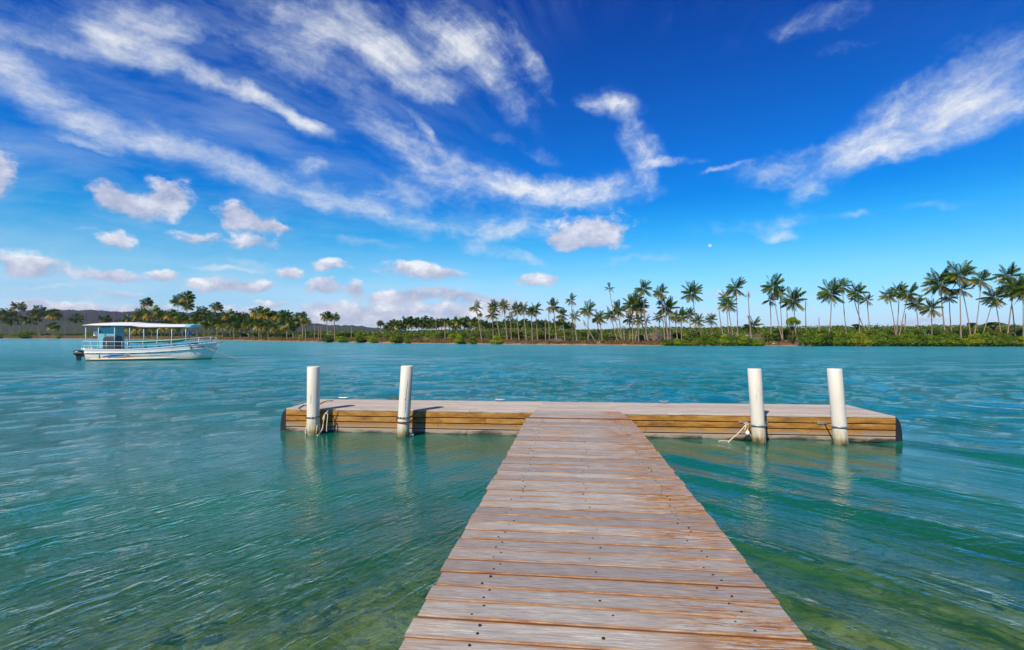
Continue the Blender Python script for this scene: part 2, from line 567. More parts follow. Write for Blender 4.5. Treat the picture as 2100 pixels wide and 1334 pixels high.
def walk_wood(t):
    tc = t.n('ShaderNodeTexCoord').outputs['Object']
    rnd = t.n('ShaderNodeObjectInfo').outputs['Random']
    geo = t.n('ShaderNodeNewGeometry')
    off = t.comb(t.math('MULTIPLY', rnd, 31.0), t.math('MULTIPLY', rnd, 17.0), t.math('MULTIPLY', rnd, 7.0))
    v = t.vmath('ADD', tc, off)
    o = t.sep(tc)
    # weathered grain along the plank
    g = t.noise(t.mapping(v, sc=(2.2, 42, 20)), 3.0, 8, 0.72, 0.4)
    g2 = t.noise(t.mapping(v, sc=(1.1, 70, 30)), 5.0, 4, 0.7, 0.2)
    blot = t.noise(t.mapping(v, sc=(1.0, 3.0, 1)), 2.2, 4, 0.6)
    base = t.ramp(t.rng(g, 0.3, 0.72), [(0.0, (0.15, 0.13, 0.115)), (0.36, (0.31, 0.285, 0.255)), (0.68, (0.465, 0.43, 0.375)), (1.0, (0.68, 0.635, 0.54))])
    tone = t.rng(rnd, 0, 1, 0.68, 1.16)
    base = t.mix(1.0, base, t.comb(tone, t.math('MULTIPLY', tone, t.rng(rnd, 0, 1, 0.97, 1.03)), tone), 'MULTIPLY')
    base = t.mix(t.rng(blot, 0.42, 0.72, 0.0, 0.6), base, (0.26, 0.225, 0.215))
    base = t.mix(t.rng(g2, 0.57, 0.70, 0.0, 0.7), base, (0.11, 0.085, 0.075))
    # unbleached orange wood: along plank edges, at the ends, and in blotches on the right third
    ed = t.math('ABSOLUTE', o[1])
    ex = t.math('ABSOLUTE', o[0])
    sn = t.noise(t.mapping(v, sc=(3.0, 30, 8)), 2.0, 6, 0.7, 0.3)
    sn2 = t.noise(t.mapping(v, sc=(1.9, 17, 4)), 2.4, 7, 0.70, 0.3)
    edge = t.math('MULTIPLY', t.rng(t.math('ADD', ed, t.math('MULTIPLY', t.math('SUBTRACT', sn, 0.5), 0.035)), 0.054, 0.073), t.rng(blot, 0.36, 0.58, 0.45, 1.0))
    endm = t.math('MULTIPLY', t.rng(t.math('ADD', ex, t.math('MULTIPLY', t.math('SUBTRACT', sn2, 0.5), 0.9)), 0.66, 0.98), 0.95)
    right = t.rng(o[0], 0.08, 0.62, 0.0, 1.0, 'SMOOTHSTEP')
    left = t.rng(o[0], -0.55, -0.93, 0.0, 0.32, 'SMOOTHSTEP')
    pm = t.noise(t.mapping(geo.outputs['Position'], sc=(2.0, 1.5, 1)), 1.15, 2, 0.5)
    patch = t.rng(t.math('ADD', t.math('MULTIPLY', sn2, 0.95), t.math('MULTIPLY', t.math('ADD', t.math('MULTIPLY', pm, 0.5), t.math('MULTIPLY', rnd, 0.5)), 0.34)), 0.645, 0.69)
    patch = t.math('MULTIPLY', patch, t.math('MAXIMUM', right, left))
    mk = t.math('MAXIMUM', t.math('MULTIPLY', edge, 0.85), t.math('MULTIPLY', patch, 0.9))
    mk = t.math('MAXIMUM', mk, t.math('MULTIPLY', endm, t.math('MULTIPLY', t.rng(sn2, 0.45, 0.62), t.rng(o[0], -1, 1, 0.3, 0.8))))
    och = t.ramp(t.rng(sn, 0.3, 0.7), [(0.0, (0.09, 0.028, 0.010)), (0.4, (0.25, 0.095, 0.024)), (0.75, (0.42, 0.22, 0.07)), (1.0, (0.52, 0.37, 0.18))])
    c = t.mix(mk, base, och)
    drk = t.math('MULTIPLY', t.rng(t.math('ADD', t.math('MULTIPLY', sn, 0.6), t.math('MULTIPLY', sn2, 0.6)), 0.72, 0.80), right)
    c = t.mix(t.math('MULTIPLY', drk, 0.85), c, (0.05, 0.018, 0.014))
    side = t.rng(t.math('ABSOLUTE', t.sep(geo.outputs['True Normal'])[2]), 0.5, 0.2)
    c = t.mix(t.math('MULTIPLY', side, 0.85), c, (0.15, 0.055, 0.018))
    nm = t.bump(t.math('ADD', g, t.math('MULTIPLY', g2, 0.6)), 0.9, 0.003)
    return princ(t, c, 0.78, nm, spec=0.25)


def deck_wood(t):
    tc = t.n('ShaderNodeTexCoord').outputs['Object']
    rnd = t.n('ShaderNodeObjectInfo').outputs['Random']
    off = t.comb(t.math('MULTIPLY', rnd, 31.0), t.math('MULTIPLY', rnd, 17.0), 0.0)
    v = t.vmath('ADD', tc, off)
    g = t.noise(t.mapping(v, sc=(1.0, 26, 20)), 2.6, 6, 0.62, 0.3)
    bl = t.noise(t.mapping(v, sc=(0.6, 2, 1)), 1.6, 4, 0.6)
    c = t.ramp(t.rng(g, 0.3, 0.72), [(0.0, (0.25, 0.205, 0.16)), (0.4, (0.42, 0.36, 0.30)), (1.0, (0.64, 0.56, 0.46))])
    c = t.mix(t.rng(bl, 0.4, 0.7, 0.0, 0.4), c, (0.32, 0.28, 0.23))
    tone = t.rng(rnd, 0, 1, 0.84, 1.1)
    c = t.mix(1.0, c, t.comb(tone, tone, tone), 'MULTIPLY')
    return princ(t, c, 0.8, t.bump(g, 0.8, 0.003), spec=0.25)


def fascia_wood(t):
    tc = t.n('ShaderNodeTexCoord').outputs['Object']
    geo = t.n('ShaderNodeNewGeometry')
    rnd = t.n('ShaderNodeObjectInfo').outputs['Random']
    off = t.comb(t.math('MULTIPLY', rnd, 31.0), t.math('MULTIPLY', rnd, 17.0), 0.0)
    v = t.vmath('ADD', tc, off)
    g = t.noise(t.mapping(v, sc=(1.2, 10, 30)), 2.4, 6, 0.65, 0.4)
    b = t.noise(t.mapping(v, sc=(1.0, 1, 4)), 2.2, 5, 0.62, 0.3)
    c = t.ramp(t.rng(b, 0.32, 0.7), [(0.0, (0.12, 0.040, 0.006)), (0.35, (0.30, 0.115, 0.012)), (0.65, (0.42, 0.20, 0.030)), (1.0, (0.46, 0.29, 0.09))])
    c = t.mix(t.rng(g, 0.35, 0.7, 0.0, 0.35), c, (0.40, 0.27, 0.11))
    g3 = t.noise(t.mapping(v, sc=(2.5, 8, 60)), 4.0, 6, 0.7, 0.5)
    c = t.mix(t.rng(g3, 0.52, 0.66, 0.0, 0.65), c, (0.10, 0.038, 0.010))
    kn = t.noise(t.mapping(v, sc=(5, 2, 14)), 1.1, 3, 0.6)
    c = t.mix(t.rng(kn, 0.66, 0.74, 0.0, 0.8), c, (0.07, 0.026, 0.009))
    c = t.mix(t.rng(kn, 0.34, 0.26, 0.0, 0.6), c, (0.50, 0.38, 0.22))
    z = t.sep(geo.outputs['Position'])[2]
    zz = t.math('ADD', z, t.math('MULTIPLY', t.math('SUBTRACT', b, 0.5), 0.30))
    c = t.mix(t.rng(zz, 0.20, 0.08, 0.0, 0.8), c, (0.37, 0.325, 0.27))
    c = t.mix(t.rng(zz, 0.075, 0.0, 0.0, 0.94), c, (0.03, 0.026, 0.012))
    return princ(t, c, 0.75, t.bump(g, 0.7, 0.003), spec=0.25)


def pile_mat(t):
    tc = t.n('ShaderNodeTexCoord').outputs['Object']
    rnd = t.n('ShaderNodeObjectInfo').outputs['Random']
    off = t.comb(t.math('MULTIPLY', rnd, 31.0), t.math('MULTIPLY', rnd, 17.0), t.math('MULTIPLY', rnd, 5.0))
    v = t.vmath('ADD', tc, off)
    z = t.sep(tc)[2]
    st = t.noise(t.mapping(v, sc=(18, 18, 0.9)), 1.6, 5, 0.62, 0.2)
    st2 = t.noise(t.mapping(v, sc=(34, 34, 2.2)), 1.4, 5, 0.7, 0.2)
    bl = t.noise(t.mapping(v, sc=(5, 5, 2.5)), 2.0, 5, 0.65)
    c = t.mix(t.rng(st, 0.4, 0.75, 0.0, 0.5), (0.73, 0.68, 0.58), (0.58, 0.50, 0.38))
    c = t.mix(t.math('MULTIPLY', t.rng(st2, 0.60, 0.66, 0.0, 0.9), t.rng(t.noise(t.mapping(v, sc=(3, 3, 1.2)), 1.5, 2), 0.52, 0.62)), c, (0.045, 0.035, 0.03))
    lowz = t.math('ADD', z, t.math('MULTIPLY', t.math('SUBTRACT', bl, 0.5), 0.42))
    c = t.mix(t.rng(lowz, 0.42, 0.10, 0.0, 0.75), c, (0.55, 0.46, 0.28))
    c = t.mix(t.math('MULTIPLY', t.rng(lowz, 0.26, 0.02), t.rng(st2, 0.46, 0.6)), c, (0.19, 0.13, 0.035))
    c = t.mix(t.rng(z, 0.14, 0.07, 0.0, 0.65), c, (0.16, 0.13, 0.05))
    c = t.mix(t.rng(lowz, 0.08, -0.03), c, (0.05, 0.055, 0.018))
    return princ(t, c, 0.5, t.bump(bl, 0.4, 0.004), spec=0.35)


def water_mat(t):
    geo = t.n('ShaderNodeNewGeometry')
    pos = geo.outputs['Position']
    x, y, _ = t.sep(pos)
    flat = t.comb(x, y, 0.0)
    # two ripple trains: one crosses the left water, the other runs in lines from the boardwalk to the right
    rl = t.noise(t.mapping(t.mapping(flat, rot=(0, 0, R(-53))), sc=(1.5, 4.8, 1)), 2.7, 4, 0.54, 0.35)
    rr = t.noise(t.mapping(t.mapping(flat, rot=(0, 0, R(50))), sc=(0.62, 3.2, 1)), 1.9, 4, 0.52, 0.5)
    lr = t.rng(x, -0.6, 1.6, 0.0, 1.0, 'SMOOTHSTEP')
    fine = t.noise(t.mapping(t.mapping(flat, rot=(0, 0, R(8))), sc=(1.0, 1.9, 1)), 6.5, 4, 0.6, 0.3)
    chop = t.noise(t.mapping(flat, sc=(0.8, 1.5, 1)), 1.9, 4, 0.58, 0.2)
    far = t.rng(y, 9.0, 22.0, 0.0, 1.0, 'SMOOTHSTEP')
    tr = t.mixf(lr, rl, rr)
    # calmer pools in the lee of the float
    gust = t.rng(t.noise(flat, 0.16, 3, 0.5), 0.36, 0.64, 0.55, 1.25)
    h = t.math('ADD', t.math('MULTIPLY', tr, t.rng(far, 0, 1, 1.0, 0.35)), t.math('MULTIPLY', fine, t.rng(far, 0, 1, 0.34, 0.5)))
    h = t.math('ADD', h, t.math('MULTIPLY', chop, t.rng(far, 0, 1, 0.25, 2.0)))
    h = t.math('MULTIPLY', t.math('MULTIPLY', h, gust), t.rng(far, 0, 1, 1.0, 2.3))
    # the float and its piles break the chop: calmer water in their lee, towards the walkway
    lx = t.rng(t.math('ABSOLUTE', t.math('SUBTRACT', x, 1.2)), 5.4, 8.0, 1.0, 0.0, 'SMOOTHSTEP')
    ly = t.math('MULTIPLY', t.rng(y, 4.0, 8.4, 0.0, 1.0, 'SMOOTHSTEP'), t.rng(y, 10.5, 11.4, 1.0, 0.0))
    h = t.math('MULTIPLY', h, t.rng(t.math('MULTIPLY', lx, ly), 0, 1, 1.0, 0.32))
    nm = t.bump(t.math('MULTIPLY', h, t.rng(lr, 0, 1, 0.84, 1.0)), 1.0, 0.052)
    # depth of the bottom at this place decides how much of it still shows
    edge = t.noise(flat, 0.55, 3, 0.5)
    dd = t.math('ADD', t.math('ADD', y, t.math('MULTIPLY', t.math('ABSOLUTE', t.math('SUBTRACT', x, 1.0)), 0.32)), t.math('MULTIPLY', t.math('SUBTRACT', edge, 0.5), 3.0))
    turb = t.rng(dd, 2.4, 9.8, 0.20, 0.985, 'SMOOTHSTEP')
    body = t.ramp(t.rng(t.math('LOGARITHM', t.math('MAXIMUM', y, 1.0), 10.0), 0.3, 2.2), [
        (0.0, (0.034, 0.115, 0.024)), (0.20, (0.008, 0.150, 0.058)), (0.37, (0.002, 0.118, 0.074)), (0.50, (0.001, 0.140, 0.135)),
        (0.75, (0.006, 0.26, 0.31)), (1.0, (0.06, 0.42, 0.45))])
    blot = t.noise(t.mapping(flat, sc=(0.5, 1, 1)), 0.35, 4, 0.6)
    body = t.mix(t.rng(blot, 0.35, 0.65, 0.0, 0.30), body, (0.004, 0.075, 0.085))
    dif = t.n('ShaderNodeBsdfDiffuse')
    t.put(dif.inputs[0], body)
    t.put(dif.inputs['Normal'], nm)
    tra = t.n('ShaderNodeBsdfTransparent')
    tra.inputs[0].default_value = (0.74, 0.92, 0.66, 1)
    mb = t.n('ShaderNodeMixShader')
    t.put(mb.inputs[0], turb)
    t.t.links.new(tra.outputs[0], mb.inputs[1])
    t.t.links.new(dif.outputs[0], mb.inputs[2])
    gl = t.n('ShaderNodeBsdfGlossy')
    gl.inputs['Color'].default_value = (0.95, 0.95, 0.95, 1)
    t.put(gl.inputs['Roughness'], t.rng(y, 5, 60, 0.03, 0.12))
    t.put(gl.inputs['Normal'], nm)
    fr = t.n('ShaderNodeFresnel')
    fr.inputs['IOR'].default_value = 1.33
    t.put(fr.inputs['Normal'], nm)
    mx = t.n('ShaderNodeMixShader')
    t.put(mx.inputs[0], t.math('MINIMUM', t.math('MULTIPLY', fr.outputs[0], 1.25), 0.80))
    t.t.links.new(mb.outputs[0], mx.inputs[1])
    t.t.links.new(gl.outputs[0], mx.inputs[2])
    return mx.outputs[0]


def seabed_mat(t):
    geo = t.n('ShaderNodeNewGeometry')
    pos = geo.outputs['Position']
    n1 = t.noise(pos, 1.1, 5, 0.6, 0.4)
    n2 = t.noise(pos, 5.0, 5, 0.65)
    c = t.ramp(t.rng(n1, 0.32, 0.68), [(0.0, (0.13, 0.15, 0.045)), (0.45, (0.33, 0.30, 0.10)), (0.75, (0.52, 0.43, 0.19)), (1.0, (0.62, 0.52, 0.30))])
    c = t.mix(t.rng(n2, 0.5, 0.66, 0.0, 0.8), c, (0.05, 0.065, 0.03))
    z = t.sep(pos)[2]
    c = t.mix(t.rng(z, -0.05, 0.3), c, (0.42, 0.34, 0.22))
    return princ(t, c, 0.9, t.bump(n2, 1.0, 0.03), spec=0.1)


def shore_mat(t):
    geo = t.n('ShaderNodeNewGeometry')
    pos = geo.outputs['Position']
    z = t.sep(pos)[2]
    n1 = t.noise(pos, 0.35, 5, 0.65)
    n2 = t.noise(pos, 2.2, 4, 0.6)
    grass = t.ramp(t.rng(n1, 0.34, 0.66), [(0.0, (0.045, 0.06, 0.015)), (0.4, (0.13, 0.080, 0.035)), (0.7, (0.22, 0.125, 0.055)), (1.0, (0.32, 0.20, 0.09))])
    zz = t.math('ADD', z, t.math('MULTIPLY', t.math('SUBTRACT', n2, 0.5), 0.35))
    c = t.mix(t.rng(zz, 0.0, 0.15), (0.36, 0.27, 0.17), grass)
    c = t.mix(t.math('MULTIPLY', t.rng(zz, 0.22, 0.4), t.rng(zz, 0.75, 0.5)), c, (0.16, 0.085, 0.05))
    c = t.mix(t.rng(zz, 0.06, -0.03), c, (0.10, 0.08, 0.04))
    c = t.mix(t.rng(z, 1.0, 1.6), c, (0.06, 0.09, 0.02))
    return princ(t, c, 0.95, t.bump(n2, 1.0, 0.1), spec=0.1)


def hill_mat(t):
    geo = t.n('ShaderNodeNewGeometry')
    pos = geo.outputs['Position']
    z = t.sep(pos)[2]
    n1 = t.noise(pos, 0.012, 6, 0.7)
    n2 = t.noise(pos, 0.09, 4, 0.7)
    c = t.ramp(t.rng(n1, 0.35, 0.65), [(0.0, (0.014, 0.015, 0.020)), (0.5, (0.030, 0.028, 0.034)), (1.0, (0.055, 0.046, 0.048))])
    c = t.mix(t.rng(t.math('ADD', z, t.math('MULTIPLY', n1, 20.0)), 62, 40, 0, 0.85), c, (0.050, 0.068, 0.030))
    c = t.mix(t.rng(n2, 0.45, 0.6, 0.0, 0.6), c, (0.018, 0.018, 0.024))
    return princ(t, c, 0.95, t.bump(n2, 1.0, 6.0), spec=0.05)


def leaf_mat(name, stops, trans=0.25, by='island'):
    def b(t):
        geo = t.n('ShaderNodeNewGeometry')
        rnd = geo.outputs['Random Per Island'] if by == 'island' else t.n('ShaderNodeObjectInfo').outputs['Random']
        n = t.noise(geo.outputs['Position'], 0.6, 3, 0.6)
        f = t.math('ADD', t.math('MULTIPLY', rnd, 0.55), t.rng(n, 0.3, 0.7, 0.0, 0.45))
        c = t.ramp(f, stops)
        if by == 'island':      # whole bushes differ in age and tone
            tone = t.n('ShaderNodeObjectInfo').outputs['Random']
            c = t.mix(1.0, c, t.ramp(tone, [(0.0, (0.42, 0.50, 0.6)), (0.35, (0.85, 0.9, 0.8)), (0.7, (1.1, 1.0, 0.9)), (1.0, (1.35, 0.95, 0.9))]), 'MULTIPLY')
        p = t.n('ShaderNodeBsdfPrincipled')
        t.put(p.inputs['Base Color'], c)
        p.inputs['Roughness'].default_value = 0.5
        p.inputs['Specular IOR Level'].default_value = 0.3
        tr = t.n('ShaderNodeBsdfTranslucent')
        t.put(tr.inputs[0], c)
        m = t.n('ShaderNodeMixShader')
        m.inputs[0].default_value = trans
        t.t.links.new(p.outputs[0], m.inputs[1])
        t.t.links.new(tr.outputs[0], m.inputs[2])
        return m.outputs[0]
    return mat(name, b)


def hull_mat(t):
    tc = t.n('ShaderNodeTexCoord').outputs['Object']
    z = t.sep(tc)[2]
    n = t.noise(t.mapping(tc, sc=(1.5, 1.5, 4)), 1.8, 5, 0.65)
    st = t.noise(t.mapping(tc, sc=(7, 7, 0.8)), 1.4, 4, 0.6)
    zz = t.math('ADD', z, t.math('MULTIPLY', t.math('SUBTRACT', n, 0.5), 0.22))
    c = t.mix(t.rng(st, 0.45, 0.75, 0.0, 0.35), (0.92, 0.86, 0.75), (0.72, 0.66, 0.52))
    c = t.mix(t.rng(zz, 0.42, 0.10, 0.0, 0.75), c, (0.60, 0.50, 0.28))
    c = t.mix(t.rng(z, 0.085, 0.055), c, (0.07, 0.035, 0.015))
    return princ(t, c, 0.35, None, spec=0.5)


M = {
    'walk': mat('weathered_plank_wood', walk_wood),
    'deck': mat('pale_deck_wood', deck_wood),
    'fascia': mat('golden_side_board_wood', fascia_wood),
    'pile': mat('stained_white_pile', pile_mat),
    'water': mat('lagoon_water', water_mat),
    'seabed': mat('sandy_seabed', seabed_mat),
    'shore': mat('shore_ground', shore_mat),
    'hill': mat('dry_forest_hill', hill_mat),
    'hull': mat('white_hull_paint', hull_mat),
    'stone': simple('seabed_stone', (0.27, 0.23, 0.12), 0.9, 0, 0.7, 3.0, 0.02),
    'dark_wood': simple('dark_frame_wood', (0.06, 0.045, 0.03), 0.85),
    'rubber': simple('black_rubber', (0.014, 0.014, 0.016), 0.45, 0, 0.4, 20, 0.002),
    'screw': simple('rusty_screw', (0.035, 0.022, 0.018), 0.6, 0.3),
    'rust': simple('rusty_steel', (0.16, 0.085, 0.05), 0.65, 0.4, 0.5, 25),
    'galv': simple('galvanised_steel', (0.38, 0.37, 0.34), 0.45, 0.6, 0.3, 25),
    'chain': simple('dark_chain_steel', (0.085, 0.065, 0.055), 0.6, 0.5, 0.5, 40),
    'rope': simple('pale_rope_fibre', (0.62, 0.55, 0.38), 0.9, 0, 0.25, 40, 0.002),
    'buoy': simple('white_plastic', (0.80, 0.80, 0.78), 0.4),
    'foam': simple('white_foam', (0.78, 0.80, 0.80), 0.8),
    'white': simple('white_paint', (0.78, 0.80, 0.78), 0.4, 0, 0.06, 3),
    'canopy': simple('white_canopy_panel', (0.62, 0.61, 0.63), 0.5, 0, 0.05, 2),
    'aqua': simple('aqua_blue_paint', (0.19, 0.52, 0.58), 0.45, 0, 0.08, 3),
    'post': simple('pale_aqua_post_paint', (0.55, 0.72, 0.70), 0.4, 0, 0.12, 6),
    'blue': simple('blue_inner_panel', (0.015, 0.26, 0.46), 0.5, 0, 0.12, 4),
    'sign': simple('bright_blue_sign', (0.01, 0.17, 0.62), 0.5, 0, 0.05, 4),
    'tarp': simple('green_tarpaulin', (0.0, 0.20, 0.13), 0.55, 0, 0.3, 3),
    'cover': simple('dark_grey_cover', (0.045, 0.060, 0.085), 0.55, 0, 0.25, 3),
    'black': simple('black_plastic', (0.012, 0.013, 0.015), 0.35, 0, 0.3, 5),
    'stripe_navy': simple('navy_stripe_paint', (0.012, 0.03, 0.25), 0.4, 0, 0.05),
    'stripe_blue': simple('sky_blue_stripe_paint', (0.01, 0.26, 0.62), 0.4, 0, 0.05),
    'stripe_orange': simple('orange_stripe_paint', (0.75, 0.16, 0.05), 0.4, 0, 0.05),
    'letter': simple('maroon_letter_paint', (0.09, 0.012, 0.03), 0.5, 0, 0.05),
    'trunk': simple('grey_palm_bark', (0.27, 0.20, 0.155), 0.9, 0, 0.45, 2.5, 0.05),
    'bark': simple('dark_branch_bark', (0.11, 0.075, 0.05), 0.9, 0, 0.4, 2.5, 0.05),
    'dead': simple('dead_grey_twig', (0.27, 0.20, 0.165), 0.9, 0, 0.3, 2.5),
    'drywhite': simple('bleached_driftwood', (0.60, 0.55, 0.47), 0.85, 0, 0.2, 2.5),
    'frond': leaf_mat('green_palm_frond', [(0.0, (0.014, 0.040, 0.004)), (0.45, (0.034, 0.082, 0.005)), (0.8, (0.095, 0.15, 0.008)), (1.0, (0.21, 0.22, 0.012))], 0.22, 'object'),
    'frondy': leaf_mat('yellowing_palm_frond', [(0.0, (0.09, 0.10, 0.008)), (0.5, (0.24, 0.19, 0.010)), (1.0, (0.48, 0.26, 0.015))], 0.3, 'object'),
    'frondb': leaf_mat('dead_brown_frond', [(0.0, (0.08, 0.04, 0.022)), (0.5, (0.17, 0.09, 0.045)), (1.0, (0.26, 0.14, 0.06))], 0.15, 'object'),
    'mangrove': leaf_mat('mangrove_leaf', [(0.0, (0.020, 0.050, 0.003)), (0.35, (0.06, 0.13, 0.004)), (0.7, (0.16, 0.25, 0.005)), (1.0, (0.32, 0.36, 0.010))], 0.25),
    'bushy': leaf_mat('yellow_green_bush_leaf', [(0.0, (0.07, 0.14, 0.004)), (0.5, (0.19, 0.29, 0.006)), (1.0, (0.38, 0.42, 0.012))], 0.3),
    'scrub': leaf_mat('scrub_leaf', [(0.0, (0.018, 0.045, 0.004)), (0.45, (0.055, 0.11, 0.005)), (0.8, (0.12, 0.18, 0.008)), (1.0, (0.24, 0.20, 0.03))], 0.2),
    'drygrass': leaf_mat('dry_grass_blade', [(0.0, (0.10, 0.055, 0.022)), (0.5, (0.22, 0.125, 0.05)), (1.0, (0.38, 0.25, 0.11))], 0.15),
}


# ------------------------------------------------------------ numpy noise
def vnoise(x, y, seed=0):
    xi, yi = np.floor(x).astype(np.int64), np.floor(y).astype(np.int64)
    xf, yf = x - xi, y - yi
    u, v = xf * xf * (3 - 2 * xf), yf * yf * (3 - 2 * yf)

    def h(a, b):
        n = (a * 374761393 + b * 668265263 + seed * 974634777) & 0x7fffffff
        n = ((n ^ (n >> 13)) * 1274126177) & 0x7fffffff
        return ((n ^ (n >> 16)) & 0xffff) / 65535.0
    a = h(xi, yi) * (1 - u) + h(xi + 1, yi) * u
    b = h(xi, yi + 1) * (1 - u) + h(xi + 1, yi + 1) * u
    return a * (1 - v) + b * v


def fbm(x, y, o=4, seed=0):
    s, a, t = 0, 0.5, 0
    for i in range(o):
        s = s + a * vnoise(x * 2 ** i, y * 2 ** i, seed + i)
        t += a
        a *= 0.5
    return s / t


def grid_mesh(name, X, Y, Z, m, smooth=True):
    r, c = X.shape
    co = np.stack([X, Y, Z], -1).reshape(-1, 3).astype(np.float32)
    i = np.arange(r - 1)[:, None] * c + np.arange(c - 1)[None, :]
    q = np.stack([i, i + 1, i + c + 1, i + c], -1).reshape(-1, 4).astype(np.int32)
    a, b, d4 = co[q[len(q) // 2, 0]], co[q[len(q) // 2, 1]], co[q[len(q) // 2, 3]]
    if np.cross(b - a, d4 - a)[2] < 0:      # every sheet faces up
        q = q[:, ::-1].copy()
    me = bpy.data.meshes.new(name)
    me.vertices.add(len(co))
    me.vertices.foreach_set('co', co.ravel())
    me.loops.add(q.size)
    me.loops.foreach_set('vertex_index', q.ravel())
    me.polygons.add(len(q))
    me.polygons.foreach_set('loop_start', np.arange(0, q.size, 4, dtype=np.int32))
    me.polygons.foreach_set('use_smooth', np.full(len(q), smooth))
    me.update(calc_edges=True)
    me.validate()
    me.materials.append(m)
    return me


def quads_mesh(name, co, m, tri=False):
    """co: (n, 4 or 3, 3) separate faces"""
    k = co.shape[1]
    n = co.shape[0]
    me = bpy.data.meshes.new(name)
    me.vertices.add(n * k)
    me.vertices.foreach_set('co', co.reshape(-1).astype(np.float32))
    me.loops.add(n * k)
    me.loops.foreach_set('vertex_index', np.arange(n * k, dtype=np.int32))
    me.polygons.add(n)
    me.polygons.foreach_set('loop_start', np.arange(0, n * k, k, dtype=np.int32))
    me.update(calc_edges=True)
    me.materials.append(m)
    return me


# ------------------------------------------------------------ water surface (real waves near, ripples in the material)
def waves(X, Y, cell):
    rs = np.random.RandomState(5)
    Z = np.zeros_like(X)
    lr = 1 / (1 + np.exp(-(X - 0.4) * 1.6))           # 0 left .. 1 right
    near = np.clip(1 - (Y - 10) / 14.0, 0, 1)
    lee = 1 - 0.6 * np.clip((8 - np.abs(X - 1.2)) / 2.6, 0, 1) * np.clip((Y - 4.0) / 4.4, 0, 1) * np.clip((11.4 - Y) / .9, 0, 1)

    def add(lam, amp, ang, wgt):
        nonlocal Z
        k = 2 * math.pi / lam
        ph = rs.uniform(0, 6.28)
        px_ = X * math.cos(ang) + Y * math.sin(ang)
        wob = (vnoise(X * 0.25 + ph, Y * 0.25, int(ph * 90)) - 0.5) * 3.0
        env = 0.35 + 1.3 * vnoise(X * 0.35 / max(lam, .5) + ph * 7, Y * 0.35 / max(lam, .5), 3)
        fade = np.clip((lam / cell - 2.6) / 2.0, 0, 1)
        s = np.sin(k * px_ + ph + wob)
        Z = Z + lee * wgt * fade * env * amp * (s + 0.25 * np.sin(2 * (k * px_ + ph + wob) + 1.57))
    for i in range(16):      # left train: crests run up to the right
        lam = 0.20 * (1.22 ** rs.uniform(0, 8))
        add(lam, 0.0050 * lam ** 0.95, math.atan2(-0.6, 0.8) + rs.normal(0, 0.20), (1 - lr) * (0.4 + 0.6 * near))
    for i in range(14):      # right train: long smooth swells
        lam = 0.34 * (1.24 ** rs.uniform(0, 8))
        add(lam, 0.0095 * lam ** 0.95, math.atan2(0.66, 0.75) + rs.normal(0, 0.11), lr * (0.4 + 0.6 * near))
    for i in range(26):      # open-water chop
        lam = 0.4 * (1.24 ** rs.uniform(0, 10))
        add(lam, 0.0085 * lam, R(-80) + rs.normal(0, 0.75), 0.25 + 0.95 * (1 - near))
    return Z


def build_water():
    rr = [0.5]
    while rr[-1] < 150:
        rr.append(rr[-1] * 1.0165)
    while rr[-1] < 5300:
        rr.append(rr[-1] * 1.12)
    rr = np.array(rr)
    front = np.radians(np.linspace(-54, 54, 860))
    side = np.radians(np.concatenate([np.linspace(54, 306, 66)[1:-1]]))
    th = np.concatenate([front, side, [front[0] + 2 * math.pi]])
    TH, RR = np.meshgrid(th, rr)
    X, Y = RR * np.sin(TH), RR * np.cos(TH)
    cell = np.maximum(RR * 0.0165, 0.012)
    Z = waves(X, Y, cell) * (Y > -1)
    # still water right under the hulls' edges needs no change
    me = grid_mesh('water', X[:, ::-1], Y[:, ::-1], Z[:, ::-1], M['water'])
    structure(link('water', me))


build_water()


# ------------------------------------------------------------ seabed, far shore, hills
SHX = np.array([-4000, -900, 0, 130, 330, 450, 560, 640, 830, 960, 1150, 1340, 1600, 2100, 3000, 6000], float)
SHY = np.array([692.2, 693.2, 694.6, 695.0, 696.6, 698.2, 700.2, 702.0, 704.6, 706.0, 707.5, 709.0, 709.8, 711.0, 712.0, 713.0], float)
SHD = F * CAMZ / (SHY - HOR)


def shoreD(px):
    return float(np.interp(px, SHX, SHD))


def build_seabed():
    xs = np.concatenate([np.linspace(-60, -12, 16), np.linspace(-11.5, 13.5, 150), np.linspace(14, 60, 16)])
    ys = np.concatenate([np.linspace(-40, -3, 14), np.linspace(-2.5, 14, 120), np.linspace(15, 70, 18)])
    X, Y = np.meshgrid(xs, ys)
    Z = np.interp(Y, [-40, -9, -6, 2, 6, 12, 20, 70], [1.2, 0.6, 0.0, -0.62, -0.95, -1.7, -2.4, -3.0])
    Z += (fbm(X * 0.7, Y * 0.7, 4, 4) - 0.5) * 0.40 + (fbm(X * 2.8, Y * 2.8, 3, 9) - 0.5) * 0.16
    Z = np.where(Y > 0, np.minimum(Z, -0.25), Z)
    structure(link('seabed', grid_mesh('seabed', X, Y, Z, M['seabed'])))
    mb = MB()
    rs = random.Random(3)
    for i in range(520):
        x, y = rs.uniform(-7, 8), rs.uniform(1.2, 9.5)
        s = rs.uniform(0.025, 0.09) * rs.choice([1, 1, 1.5])
        z = float(np.interp(y, [2, 6, 12], [-0.62, -0.95, -1.7])) + rs.uniform(-.02, .08)
        k = len(mb.v)
        mb.sphere((x, y, min(z, -0.25)), (s * rs.uniform(.7, 1.4), s, s * .5), 7, 5)
        for j in range(k, len(mb.v)):
            vx = Vector(mb.v[j])
            mb.v[j] = tuple(vx + Vector((rs.uniform(-1, 1), rs.uniform(-1, 1), rs.uniform(-1, 1))) * s * .16)
    stuff(mb.obj('stones', M['stone'], smooth=True), 'brown stones lying on the shallow seabed', 'stones')


build_seabed()


